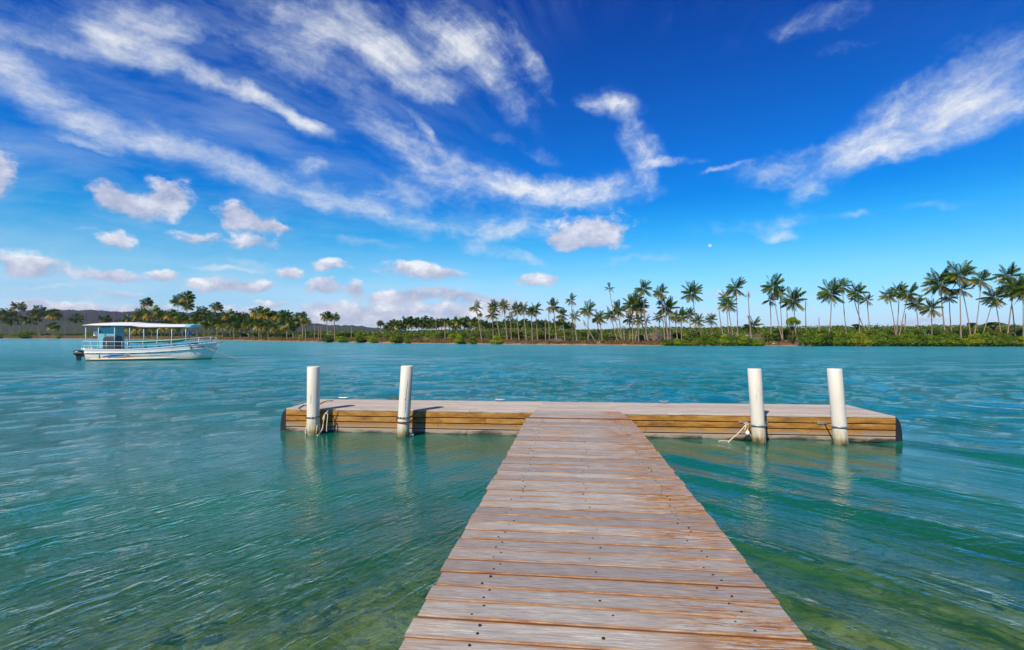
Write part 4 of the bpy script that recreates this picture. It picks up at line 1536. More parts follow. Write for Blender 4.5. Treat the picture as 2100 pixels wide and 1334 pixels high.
    # rails
    for y in (.03, 2 * HW - .03):
        s0, s1 = S(169, .03), S(262, .03)
        z1, z2 = Zp(200, 700.2, .03), Zp(200, 709.4, .03)
        mb = MB()
        mb.tube([(s0, y, G(1)), (s0, y, z1), (s1, y, z1 - .06), (s1, y, G(3))], .017, 6)
        mb.tube([(s0, y, z2), (s1, y, z2 - .03)], .015, 6)
        for px in (186, 218, 250):
            mb.tube([(S(px, .03), y, G(1)), (S(px, .03), y, z1)], .013, 6)
        mb.obj('stern_rail', M['white'], boat, smooth=True)
        pts2, pts3 = [], []
        for px, a, b in ((263, 701.5, 710.5), (294, 701, 710), (323, 699.5, 709), (352, 697.5, 706.5), (380, 695.5, 704), (405, 693, 701.5), (428, 691, 700)):
            s = S(px, .15)
            inset = max(0, (s - 6) * .17)
            yy = y + (inset if y < HW else -inset)
            pts2.append((s, yy, Zp(px, a, .2)))
            pts3.append((s, yy, Zp(px, b, .2)))
        mb = MB()
        mb.tube(pts2, .018, 6)
        mb.tube(pts3, .015, 6)
        for p in pts2:
            mb.tube([(p[0], p[1], G(p[0])), p], .015, 6)
        mb.obj('side_rail', M['white'], boat, smooth=True)
        last = pts2[-1]
        if y < HW:
            bow = last
    MB().tube([bow, (bow[0] + .08, HW, bow[2]), (bow[0], 2 * HW - bow[1], bow[2])], .018, 6).obj('bow_rail', M['white'], boat)
    # wheelhouse
    sa_, sb_ = S(203, .6), S(236, .6)
    zt = roofz(sa_) - .02
    zb = G(1) - .15
    mb = MB()
    rings2 = []
    for z, dx in ((zb, -.08), (zb + .9, 0.0), (zt, .04)):
        rings2.append([(sa_ + dx, .42, z), (sb_ + .02, .42, z), (sb_ + .02, 2.05, z), (sa_ + dx, 2.05, z)])
    mb.loft(rings2, closed=True, cap=True)
    cab = mb.obj('wheelhouse', M['aqua'], boat)
    zs = Zp(215, 670.9, .42)
    MB().box(((S(209, .42) + S(228, .42)) / 2, .415, zs), (S(228, .42) - S(209, .42), .02, .075)).obj('vent_slot', M['black'], cab)
    MB().box((S(205.5, .42), .405, Zp(205, 681, .4)), (.09, .03, .22)).obj('wall_lamp', M['cover'], cab)
    MB().box((S(198.5, .7), .8, Zp(198, 684.7, .7)), (.38, .4, .42), b=.03).obj('white_locker', M['white'], cab)
    # dark covered engine box
    mb = MB()
    s0, s1 = S(212.5, .3), S(240, .3)
    z0, z1 = G(2) - .1, Zp(225, 689.2, .3)
    ringsc = []
    for k, (a, b) in enumerate([(0, .72), (.06, .93), (.16, 1.0), (.84, 1.0), (.94, .95), (1.0, .80)]):
        s = s0 + (s1 - s0) * a
        zt2 = z0 + (z1 - z0) * b
        ringsc.append([(s, .18, z0), (s, .16, zt2 - .10), (s, .25, zt2), (s, 1.15, zt2), (s, 1.24, zt2 - .1), (s, 1.22, z0)])
    mb.loft(ringsc, closed=True, cap=True)
    mb.obj('covered_seat', M['cover'], boat, smooth=False)
    # stern lockers
    MB().box((S(173, .4), .55, G(0) + .04), (.35, .5, .18), b=.03).obj('stern_locker', M['white'], boat)
    MB().box((S(186, .4), .45, G(0) + .08), (.28, .35, .18), b=.03).obj('stern_locker', M['white'], boat)
    # aqua entrance posts
    for px in (259, 262.5):
        MB().box((S(px, .25), .22, G(3) + .33), (.07, .07, .70)).obj('entrance_post', M['aqua'], boat)
    # blue inner panels
    pa = [(264.5, 711, 717.5), (294, 710.2, 717), (323, 708.6, 715), (352, 706.5, 712), (391, 703.8, 709.5)]
    for side_y in (.20, 2 * HW - .20):
        rings3 = []
        for px, a, b in pa:
            s = S(px, .25)
            ins = max(0, (s - 6) * .13) * (1 if side_y < HW else -1)
            za, zb2 = Zp(px, a, .25), G(s) - .2
            rings3.append([(s, side_y + ins, za), (s, side_y + ins + .03, za), (s, side_y + ins + .03, zb2), (s, side_y + ins, zb2)])
        MB().loft(rings3, closed=True, cap=True).obj('inner_panel', M['blue'], boat)
    # benches
    for px in (275, 300, 325, 350, 372):
        s = S(px, .8)
        MB().box((s, HW, G(4) + .12), (.32, 1.7, .05)).box((s, HW, G(4) - .06), (.06, 1.5, .3)).obj('bench', M['white'], boat)
    # green tarpaulin draped along the rail
    tp = [(262, 700.5, 702.4), (276, 701.6, 703.6), (292, 698.8, 704.2), (305, 698.6, 704), (320, 698, 702.6), (331, 697.8, 701.8), (344, 698, 702.8), (356, 697, 703), (368, 696, 701), (382, 694.4, 697.4), (394, 694, 696)]
    rings4 = []
    for i, (px, a, b) in enumerate(tp):
        s = S(px, .2)
        ins = max(0, (s - 6) * .15)
        za, zb2 = Zp(px, a, .2), Zp(px, b, .2)
        rings4.append([(s, .30 + ins, za - .02), (s, .10 + ins, za + .01), (s, .04 + ins, (za + zb2) / 2), (s, .10 + ins, zb2), (s, .24 + ins, zb2 - .01), (s, .40 + ins, (za + zb2) / 2)])
    MB().loft(rings4, closed=True, cap=True).obj('tarpaulin', M['tarp'], boat, smooth=True)
    # blue square panel hung at the front post
    s = S(390.3, .5)
    MB().tube([(s, .62, G(s) - .05), (s, .62, Zp(390, 672, .5))], .016, 6).obj('signal_post', M['post'], boat)
    MB().box((s, .585, Zp(390, 684, .5)), (.24, .03, .34), b=.01).obj('blue_panel', M['sign'], boat)
    # small mast light on the roof
    MB().tube([(S(183, .5), .6, Zp(183, 665, .5)), (S(183, .5), .6, Zp(183, 657, .5))], .03, 6).obj('mast_light', M['rust'], boat)
    # bow fitting
    MB().tube([(9.70, HW, 1.47), (9.86, HW, 1.56), (9.96, HW, 1.66)], [.05, .035, .03], 6).obj('bow_post', M['dead'], boat)
    # outboard engine
    ob = link('outboard_motor', None, boat, (S(161, .9), .95, 0))
    mb = MB()
    cow = []
    for z, a, b, c in ((.44, -.24, .26, .17), (.50, -.36, .32, .23), (.62, -.40, .32, .25), (.72, -.38, .30, .24), (.80, -.30, .24, .18), (.83, -.18, .14, .1)):
        cow.append([(a + (b - a) * (0.5 - 0.5 * math.copysign(abs(math.cos(q)) ** .7, math.cos(q))), c * math.copysign(abs(math.sin(q)) ** .7, math.sin(q)), z) for q in [2 * math.pi * k / 14 for k in range(14)]])
    mb.loft([r[::-1] for r in cow], closed=True, cap=True)
    mb.obj('cowling', M['black'], ob, smooth=True)
    MB().box((-.03, 0, .62), (.66, .51, .045), b=.01).obj('cowling_band', M['galv'], ob)
    mb = MB()
    mb.loft([[(-.14 * k - .02, -.08, z), (.16 * k, -.08, z), (.16 * k, .08, z), (-.14 * k - .02, .08, z)] for z, k in ((-.5, .6), (-.1, .8), (.2, .9), (.46, 1.2))], closed=True, cap=True)
    mb.obj('motor_leg', M['black'], ob)
    MB().box((.30, 0, .42), (.30, .16, .26), rz=0, b=.02).obj('clamp_bracket', M['rust'], ob)
    # mooring line
    W = boat.matrix_basis
    loc = lambda s, y, z: W @ Vector((s, y, z))
    a = loc(S(421, .9), .85, Zp(421, 712.4, .85))
    pts = [a, at(428, 42.6, py=715.5), at(438, 42.3, py=719.5), at(456, 42.0, py=726), at(474, 41.8, py=732.2), at(488, 41.8, py=738), at(492, 41.8, z=-.1)]
    rope = MB().tube(sm(pts, 3), .020, 6)
    rope.tube(sm([at(431, 42.5, py=716.2), at(436, 42.35, py=718.8), at(442, 42.2, py=721)], 3), .036, 7)
    tag(rope.obj('mooring_rope', M['dead'], smooth=True), 'mooring line running from the boat bow down into the water', 'rope')


build_boat()


# ------------------------------------------------------------ palms
WIND = Vector((0.75, 0.15, 0))


def frond_curve(az, el, L, wind=1.0, stiff=1.0, n=9):
    d = Vector((math.cos(az) * math.cos(el), math.sin(az) * math.cos(el), math.sin(el)))
    p = Vector((0, 0, 0))
    pts = [p.copy()]
    for i in range(n):
        u = (i + 1) / n
        d = (d + Vector((0, 0, -1)) * (0.02 + 0.115 * u) / stiff + WIND * 0.06 * wind * (0.3 + u)).normalized()
        p = p + d * L / n
        pts.append(p.copy())
    return pts


def frond_faces(pts, L, rs, nl=17, wid=0.20, droop=0.5, dens=1.0):
    """rachis strip + narrow leaflets on both sides, as quads"""
    out = []
    n = len(pts) - 1
    for i in range(n):
        td = (pts[i + 1] - pts[i]).normalized()
        sd = td.cross(Vector((0, 0, 1)))
        sd = sd.normalized() if sd.length > .05 else Vector((1, 0, 0))
        w = 0.012 * L * (1.1 - i / n)
        out.append([pts[i] - sd * w, pts[i + 1] - sd * w * .8, pts[i + 1] + sd * w * .8, pts[i] + sd * w])
    for k in range(nl):
        u = 0.13 + 0.87 * (k + .5) / nl
        f = u * n
        i = min(n - 1, int(f))
        p = pts[i].lerp(pts[i + 1], f - i)
        td = (pts[i + 1] - pts[i]).normalized()
        sd = td.cross(Vector((0, 0, 1)))
        sd = sd.normalized() if sd.length > .05 else Vector((1, 0, 0))
        ll = L * wid * (0.45 + 1.1 * math.sin(math.pi * min(1, u * .93 + .05)) ** .8) * rs.uniform(.85, 1.15)
        for sg in (-1, 1):
            if rs.random() > dens:
                continue
            dr = (sd * sg * .8 + td * .75 + Vector((0, 0, -1)) * droop * rs.uniform(.7, 1.4) + WIND * .25).normalized()
            w = td * (L * (0.021 if nl > 14 else 0.045))
            q = p + dr * ll * .55
            e = p + dr * ll + Vector((0, 0, -1)) * ll * .22 * droop * 2
            out.append([p - w * .7, q - w, e, q + w])
    return out


def faces_mesh(name, faces, m):
    co = np.array([[tuple(v) for v in f] for f in faces], dtype=np.float32)
    return quads_mesh(name, co, m)


# one windswept set of fronds, shared by every palm: ages from the young spear to the hanging dead leaf
FR = {'up': [], 'mid': [], 'low': [], 'lowy': [], 'dead': []}
_r = random.Random(12)
for k in range(6):
    az = 2 * math.pi * k / 6 + _r.uniform(-.2, .2)
    FR['up'].append(faces_mesh('frond', frond_faces(frond_curve(az, R(_r.uniform(58, 80)), 1, .9, 1.7), 1, _r, 22, .165, .35), M['frond']))
for k in range(20):
    az = 2 * math.pi * k / 20 + _r.uniform(-.15, .15)
    FR['mid'].append(faces_mesh('frond', frond_faces(frond_curve(az, R(_r.uniform(0, 62)), _r.uniform(.85, 1.05), .9, 1.1), 1, _r, 24, .175, .6), M['frond']))
for k in range(10):
    az = 2 * math.pi * k / 10 + _r.uniform(-.15, .15)
    fa = frond_faces(frond_curve(az, R(_r.uniform(-38, -2)), .95, .7, 1.3), .95, _r, 22, .165, .8)
    FR['low'].append(faces_mesh('frond', fa, M['frond']))
    FR['lowy'].append(faces_mesh('frond', fa, M['frondy']))
for k in range(8):
    az = 2 * math.pi * k / 8 + _r.uniform(-.3, .3)
    FR['dead'].append(faces_mesh('dead_frond', frond_faces(frond_curve(az, R(_r.uniform(-70, -45)), .8, .35, 1.0), .8, _r, 12, .13, .8, .7), M['frondb']))
FLEN = {}


def joined_crown(seed, yellow, dead, wd=2.6):
    rs = random.Random(seed)
    m1, m2, m3 = [], [], []
    for k in range(5):
        m1 += frond_faces(frond_curve(rs.uniform(0, 6.28), R(rs.uniform(45, 80)), .85, wd, 1.5), .85, rs, 12, .32, .4)
    for k in range(12):
        m1 += frond_faces(frond_curve(k * .52 + rs.uniform(-.2, .2), R(rs.uniform(5, 50)), .9, wd, 1.1), .9, rs, 12, .34, .6)
    for k in range(10):
        (m2 if rs.random() < yellow else m1).extend(frond_faces(frond_curve(k * .63 + rs.uniform(-.2, .2), R(rs.uniform(-40, 5)), .85, wd * .6, 1.2), .85, rs, 12, .34, .8))
    for k in range(dead):
        m3 += frond_faces(frond_curve(rs.uniform(0, 6.28), R(-60), .8, .3, 1), .8, rs, 8, .15, .8)
    fs = m1 + m2 + m3
    me = faces_mesh('crown', fs, M['frond'])
    me.materials.append(M['frondy'])
    me.materials.append(M['frondb'])
    me.polygons.foreach_set('material_index', [0] * len(m1) + [1] * len(m2) + [2] * len(m3))
    return me


CROWNS = [joined_crown(i, y, d) for i, (y, d) in enumerate([(0.2, 2), (.3, 3), (.1, 2), (.9, 1), (.85, 0), (1.0, 2)])]


def trunk_pts(base, hub, bend, n=9):
    mid = (base + hub) / 2 + Vector((bend, 0, 0))
    return [(base * (1 - u) ** 2 + mid * 2 * u * (1 - u) + hub * u * u) for u in [i / n for i in range(n + 1)]]


def palm(hx, hy, bx, r, label, off=10.0, bend=0.0, detail=True, skirt=2, yellow=.55, n=None, group=None, thick=1.0, seed=None, sparse=1.0):
    rs = random.Random(int(hx * 7 + hy * 13) if seed is None else seed)
    D = shoreD(bx) + off
    base = at(bx, D, ground_z(off) - .15)
    hub = at(hx, D + rs.uniform(-.6, .6), py=hy)
    h = hub - base
    L = r * D / F * (1.24 if detail else 1.6)
    t = thing('palm_tree', label, 'palm tree', base, group=group)
    pts = [p - base for p in trunk_pts(base, hub, bend * D / F)]
    k = len(pts) - 1
    rr = [0.155 * thick * (1.35 - .55 * min(1, i / k * 4)) * (1 - .38 * i / k) * min(1.35, max(.8, D / 130)) for i in range(k + 1)]
    MB().tube(pts, rr, 8 if detail else 6).obj('trunk', M['trunk'], t, smooth=True)
    if detail:
        nf = int((n or 20) * 1.5)
        nu, nm = max(3, int(nf * .22)), int(nf * .45)
        nl = nf - nu - nm
        ks = [rs.randrange(6) for _ in range(nu)]
        yaw = rs.uniform(-.26, .26)
        def put(kind, i, name='frond', dz=0.0):
            me = FR[kind][i % len(FR[kind])]
            s = L * rs.uniform(.86, 1.10)
            link(name, me, t, h + Vector((0, 0, dz * L)), (rs.uniform(-.10, .10), rs.uniform(-.10, .10), yaw + rs.uniform(-.12, .12)), (s, s, s))
        for i in ks:
            put('up', i)
        st = rs.randrange(20)
        for i in range(nm):
            put('mid', int(st + i * 20 / nm))
        for i in range(nl):
            put('lowy' if rs.random() < yellow else 'low', int(st + i * 10 / max(1, nl)), dz=-.03)
        for i in range(skirt):
            put('dead', rs.randrange(8), 'dead_frond', -.06 - .05 * i)
    else:
        ci = rs.choice([1, 3, 4, 5]) if yellow > .5 else rs.choice([0, 1, 2])
        link('crown', CROWNS[ci], t, h, (rs.uniform(-.12, .12), rs.uniform(-.12, .12), rs.uniform(-.3, .3)), (L,) * 3)
    return t


G1 = 'tall palms on the right bank'
G2 = 'palms along the middle of the far bank'
PALMS = [
    # hx, hy, bx, r, label, kwargs
    (1822.7, 606, 1838, 17.5, 'left palm of the three trunks that fan out from one point on the right bank', dict(bend=4, off=9, group=G1)),
    (1844, 599, 1836, 18, 'middle upright palm of the three that fan out from one point', dict(bend=3, off=10, group=G1)),
    (1863, 603, 1842, 20, 'right palm of the fanning three, trunk leaning right', dict(bend=-2, off=8, group=G1)),
    (1879, 623, 1888, 17, 'short palm just right of the fanning three', dict(bend=-2, off=9, group=G1)),
    (1910, 632, 1912, 19, 'low palm with straight trunk and wide crown left of the tallest pair', dict(off=9, group=G1)),
    (1929, 582, 1941, 29, 'tall palm with the widest crown on the right bank, thick leaning trunk', dict(bend=-3, off=8, thick=1.5, n=26, group=G1)),
    (1947, 610, 1955, 15, 'small slender palm between the two tallest wide-crowned palms', dict(bend=-4, off=10, n=15, skirt=1, group=G1)),
    (1968, 564, 1971, 27, 'tallest palm of the right bank with straight vertical trunk', dict(off=5, thick=1.2, n=26, yellow=.6, skirt=3, group=G1)),
    (1973, 594, 1992, 17, 'palm curving left under the crown of the tallest palm', dict(bend=4, off=6, n=15, thick=1.1, group=G1)),
    (2012, 575, 1995, 20, 'tall thin palm leaning right beside the tallest palm', dict(bend=5, off=7, group=G1)),
    (2039, 610, 2012, 22, 'palm strongly leaning right whose trunk makes an inverted V', dict(bend=-2, off=9, group=G1)),
    (2042, 621, 2056, 12, 'smaller palm forming the right leg of the inverted V', dict(off=10, n=12, skirt=0, group=G1)),
    (2068, 566, 2083, 22, 'tall palm behind at the right edge with straight trunk', dict(bend=2, off=12, group=G1)),
    (2081, 589, 2065, 25, 'thick-trunked palm leaning right near the right edge', dict(bend=-3, off=8, thick=1.3, n=24, group=G1)),
    (2098, 596, 2099, 24, 'palm cut by the right edge of the picture, brown lower fronds', dict(off=7, yellow=.7, skirt=4, group=G1)),
    (2118, 584, 2122, 24, 'palm just outside the right edge, fronds reaching in', dict(off=9, group=G1)),
    (1704, 601, 1697, 25, 'broad-crowned palm with trunk bowed to the left, left of a taller one', dict(bend=6, off=6, thick=1.2, n=24, group=G1)),
    (1727.4, 587, 1738, 17, 'slender tall palm with a swelling half way up its trunk', dict(bend=-2, off=10, n=17, group=G1)),
    (1758.7, 601, 1763, 20, 'palm with straight trunk and full crown between two leaning ones', dict(bend=2, off=8, group=G1)),
    (1751, 612, 1788, 10, 'palm with long trunk bending far to the left', dict(bend=-9, off=10, n=11, skirt=0, group=G1)),
    (1777.7, 615, 1785, 13, 'thin palm with hanging brown fronds right of the full-crowned palm', dict(bend=1, off=9, n=13, skirt=4, group=G1)),
    (1493, 625, 1507, 18, 'palm leaning left, second crown left of the dead stump', dict(bend=-3, off=8, group=G1)),
    (1489, 610, 1495, 15, 'palm crown rising behind the leaning one left of the dead stump', dict(off=14, n=15, group=G1)),
    (1509, 591, 1513, 20, 'tall upright palm just left of the dead topless trunk', dict(bend=2, off=9, group=G1)),
    (1544.6, 668, 1544, 19, 'very low palm crown among the bushes behind the dead trunk', dict(off=16, group=G1)),
    (1586.5, 588, 1606, 22, 'tall palm with a long brown skirt of dead fronds', dict(bend=-6, off=5, skirt=8, group=G1)),
    (1579, 616, 1581, 14, 'thin palm directly left of the palm with the long brown skirt', dict(bend=2, off=8, n=13, group=G1)),
    (1599.5, 603, 1606, 15, 'palm with vertical trunk meeting the long-skirted palm at its foot', dict(bend=-1, off=6, n=15, skirt=2, group=G1)),
    (1628, 616, 1634, 24, 'wide-crowned palm rising behind the round broadleaf tree', dict(bend=-2, off=9, n=24, yellow=.5, group=G1)),
    (1613, 617, 1616, 8, 'thin palm hidden behind the wide crown by the round tree', dict(off=14, n=9, skirt=0, group=G1)),
    (1250, 591, 1278, 10, 'very tall thin palm with a tiny sparse crown standing above the grove', dict(bend=-9, off=5, n=8, skirt=0, thick=.9, group=G2)),
    (1320, 592, 1328, 17, 'tallest palm of the dense clump in the middle right', dict(bend=-4, off=5, n=18, group=G2)),
    (1308, 612, 1324, 15, 'palm just below and left of the tallest of the dense clump', dict(off=8, n=17, group=G2)),
    (1297, 626, 1298, 20, 'full green palm on the left of the dense clump', dict(off=6, n=24, group=G2)),
    (1313, 630, 1302, 16, 'palm in the heart of the dense clump with yellow fronds', dict(off=7, yellow=.8, group=G2)),
    (1320, 622, 1325, 11, 'small crown showing right of the dense clump trunks', dict(off=9, n=12, group=G2)),
    (1206, 636, 1206, 17, 'round-crowned palm with vertical trunk, first left of a wide leaning stump', dict(off=5, skirt=4, group=G2)),
    (1229, 652, 1236, 15, 'short full palm right of the leaning bare trunk', dict(off=6, yellow=.6, skirt=3, group=G2)),
    (1225, 657, 1229, 11, 'short palm overlapped by the short full palm', dict(off=9, n=13, group=G2)),
    (1253, 645, 1268, 16, 'palm leaning left behind the very tall thin palm', dict(bend=-3, off=6, group=G2)),
    (1267, 636, 1277, 17, 'dark full palm just right of the very tall thin palm', dict(off=7, group=G2)),
    (1291, 655, 1292, 14, 'low palm at the left foot of the dense clump', dict(off=9, yellow=.5, group=G2)),
    (1310, 657, 1310, 13, 'low palm at the right foot of the dense clump', dict(off=7, yellow=.7, skirt=3, group=G2)),
    (1325, 656, 1330, 10, 'small ragged palm right of the dense clump, above a dead bush', dict(off=10, n=11, group=G2)),
    (1355.7, 600, 1364, 16, 'tall palm with brown skirt standing alone right of the dense clump', dict(bend=-1, off=7, skirt=6, group=G2)),
    (1357, 618, 1371, 12, 'lower palm crown touching the lone brown-skirted palm', dict(off=9, n=12, skirt=3, group=G2)),
    (1371, 633, 1376, 21, 'dense dark palm right of the lone brown-skirted palm', dict(off=10, n=24, group=G2)),
    (1351, 650, 1355, 13, 'low palm left of the dense dark palm', dict(off=13, n=14, group=G2)),
    (1420, 601, 1431, 21, 'symmetrical tall palm with a star-shaped crown above low palms', dict(off=9, n=22, yellow=.5, group=G2)),
    (1414, 645, 1417, 14, 'low palm under the star-shaped crown', dict(off=10, group=G2)),
    (1397, 650, 1398, 16, 'yellowing low palm left of the star-crowned palm trunk', dict(off=8, yellow=1, group=G2)),
    (1384, 651, 1390, 13, 'yellow palm at the foot of the dense dark palm', dict(off=9, yellow=1, n=15, group=G2)),
    (1431, 659, 1441, 14, 'low orange-tinged palm right of the star-crowned palm trunk', dict(off=8, yellow=1, skirt=4, group=G2)),
    (1458.6, 656, 1462, 13, 'rounded low palm between two bare stretches of bank', dict(off=12, group=G2)),
    (976, 630, 989, 13, 'first tall palm from the left of the middle grove, fronds blown left', dict(off=4, n=15, yellow=.6, skirt=3, group=G2)),
    (1013, 630, 1027, 13, 'windblown palm leaning left, second tall one of the middle grove', dict(off=6, skirt=4, group=G2)),
    (1009.5, 645, 1012, 13, 'palm crown under the second tall palm of the middle grove', dict(off=9, yellow=.7, group=G2)),
    (1033, 627, 1041, 13, 'tall palm with brown hanging fronds, third of the middle grove', dict(off=5, skirt=8, group=G2)),
    (1046.7, 649, 1049, 9, 'small palm right of the brown-skirted third palm', dict(off=6, n=12, group=G2)),
    (1059, 635, 1065, 14, 'round dark palm left of a close twin', dict(off=5, yellow=.6, skirt=3, group=G2)),
    (1073, 634, 1080, 13, 'twin palm with browner lower fronds', dict(off=5, yellow=.8, skirt=4, group=G2)),
    (1089.5, 640, 1092, 12, 'lower left palm of the pair before the wide gap', dict(off=6, skirt=3, group=G2)),
    (1098, 634, 1103, 14, 'upper right palm of the pair before the wide gap', dict(off=8, group=G2)),
    (1135, 629, 1142, 15, 'spread-out palm with yellow lower fronds after the gap', dict(off=5, yellow=.9, group=G2)),
    (1153, 646, 1159, 13, 'dark palm just right of the spread-out palm', dict(off=5, skirt=4, group=G2)),
    (1171.5, 615, 1176, 12, 'tall dark palm with brown skirt above a smaller one', dict(off=8, skirt=6, n=15, group=G2)),
    (1179, 648, 1184, 12, 'smaller starry palm under the tall brown-skirted one', dict(bend=-3, off=5, n=15, group=G2)),
    # left bank
    (38, 628, 42, 9, 'tallest palm at the far left before the hill', dict(off=12, detail=False)),
    (17, 640, 20, 9, 'palm left of the tallest far-left palm', dict(off=12, detail=False)),
    (2, 645, 2, 8, 'palm cut by the left edge of the picture', dict(off=14, detail=False)),
    (23, 654, 24, 12, 'low drooping palm at the far left bank', dict(off=8, detail=False)),
    (62, 652, 63, 12, 'dark round palm in front of the hill, left of a curved one', dict(off=8, detail=False)),
    (82, 640, 82, 11, 'palm with a trunk curved to the left before the hill', dict(off=8, bend=-8, detail=False)),
    (108, 645, 107, 10, 'upright palm before the hill, above a yellow young palm', dict(off=9, detail=False)),
    (108, 670, 108, 8, 'yellow-green young palm on the left bank', dict(off=5, detail=False, yellow=.9)),
    (155, 653, 155, 9, 'lone palm against the hill left of the boat canopy', dict(off=9, detail=False)),
    (215, 654, 215, 8, 'palm top showing above the boat canopy against the hill', dict(off=12, detail=False)),
    (300, 620, 297, 8.5, 'small high palm with tail-like frond above the boat canopy', dict(off=12, bend=-2, detail=False)),
    (268, 654, 268, 9, 'low palm top above the canopy, at the end of the hill', dict(off=12, detail=False)),
    (287, 645, 287, 10, 'rounded palm top left of the broad one above the canopy', dict(off=14, detail=False)),
    (311, 641, 311, 14, 'broad palm top above the middle of the boat canopy', dict(off=8, detail=False, yellow=.7)),
    (332, 647, 331, 9, 'narrow palm top right of the broad one', dict(off=14, detail=False)),
    (350, 646, 350, 11, 'dark windblown palm top above the front of the canopy', dict(off=14, detail=False)),
    (365, 618, 367, 10, 'lower left palm of the highest pair on the left bank', dict(off=16, detail=False)),
    (382, 609, 384, 11, 'highest palm of the left bank', dict(off=16, detail=False)),
    (384, 627, 386, 9, 'palm crown directly below the highest of the left bank', dict(off=14, detail=False)),
    (443, 630, 440, 9, 'small windblown palm standing above the left grove', dict(off=14, detail=False)),
    (415, 641, 416, 11, 'dark palm above the left grove between the high pair and the small one', dict(off=12, detail=False)),
    (373, 655, 373, 12, 'yellow-green palm above the front end of the canopy', dict(off=8, detail=False, yellow=.9)),
    (669, 649, 673, 9, 'left palm of the windblown pair standing apart', dict(off=7, detail=False)),
    (685, 650, 687, 8, 'right palm of the windblown pair standing apart', dict(off=7, detail=False)),
    (780, 664, 781, 6, 'single small palm in the gap left of the distant grove', dict(off=30, detail=False)),
    (620, 646, 621, 6.5, 'ragged thin palm at the right end of the left grove', dict(off=8, detail=False)),
    (626, 659, 627, 8, 'drooping brown palm at the right end of the left grove', dict(off=7, detail=False, yellow=.8)),
    (984, 646, 985, 4, 'tiny distant palm beside the first tall palm of the middle grove', dict(off=60, detail=False)),
    (1963, 671, 1963, 5, 'tiny distant palm between tall trunks on the right bank', dict(off=60, detail=False)),
    (2076, 671, 2076, 6, 'tiny distant palm near the right edge', dict(off=55, detail=False)),
    (1715, 672, 1715, 4, 'left one of two tiny distant palms on the right bank', dict(off=70, detail=False)),
    (1724, 671, 1724, 4, 'right one of two tiny distant palms on the right bank', dict(off=70, detail=False)),
]
for hx, hy, bx, r, lab, kw in PALMS:
    palm(hx, hy, bx, r, lab, **kw)

_r = random.Random(31)
# the yellowing grove behind the boat and right of it
for x, y in [(393, 654), (403, 656), (430, 664), (443, 654), (456, 665), (468, 645), (476, 664), (483, 652), (497, 653), (492, 668), (510, 664), (517, 650), (528, 640), (533, 666),
             (543, 643), (550, 664), (555, 651), (568, 668), (572, 648), (587, 650), (590, 666), (605, 652), (598, 660), (420, 660), (338, 668), (322, 672), (355, 668), (300, 668), (285, 671),
             (270, 673), (255, 672), (250, 668)]:
    low = y > 655
    palm(x, y, x + _r.uniform(-3, 5), _r.uniform(10, 12.5), 'yellow-green palm in the front row of the grove right of the boat' if low else 'taller green windblown palm in the grove right of the boat',
         off=_r.uniform(4, 9) if low else _r.uniform(10, 20), detail=False, yellow=.9 if low else .65, group='front row palms of the left grove' if low else 'taller palms of the left grove')
# the distant dark grove left of the middle
x = 797.0
while x < 1170:
    y = _r.uniform(657, 668) if x > 830 else _r.uniform(664, 669)
    if x > 980:
        y = _r.uniform(662, 670)
    palm(x, y, x + _r.uniform(-2, 3), _r.uniform(7.5, 10), 'dark distant palm in the even row left of the middle' if x < 985 else 'dark distant palm behind the tall trunks of the middle grove', off=_r.uniform(45, 75), detail=False,
         yellow=.2, group='distant row of palms left of the middle' if x < 985 else 'distant palms behind the middle grove')
    x += _r.uniform(5.5, 9.0)


# dead, topless trunks
def snag(tx, ty, bx, label, off=7, bend=0, top=None, r=.11):
    D = shoreD(bx) + off
    base = at(bx, D, ground_z(off) - .1)
    hub = at(tx, D, py=ty)
    pts = [p - base for p in trunk_pts(base, hub, bend * D / F)]
    k = len(pts) - 1
    mb = MB().tube(pts, [r * (1.3 - .7 * i / k) for i in range(k + 1)], 7)
    t = thing('dead_palm', label, 'dead tree', base)
    mb.obj('trunk', M['trunk'], t, smooth=True)
    if top:
        rs = random.Random(int(tx))
        h = hub - base
        for i in range(top):
            link('dead_frond', FR['dead'][i % 8], t, h + Vector((0, 0, .1 - .12 * i)), (0, 0, rs.uniform(-.5, .5)), (1.7, 1.7, 1.9))
    return t


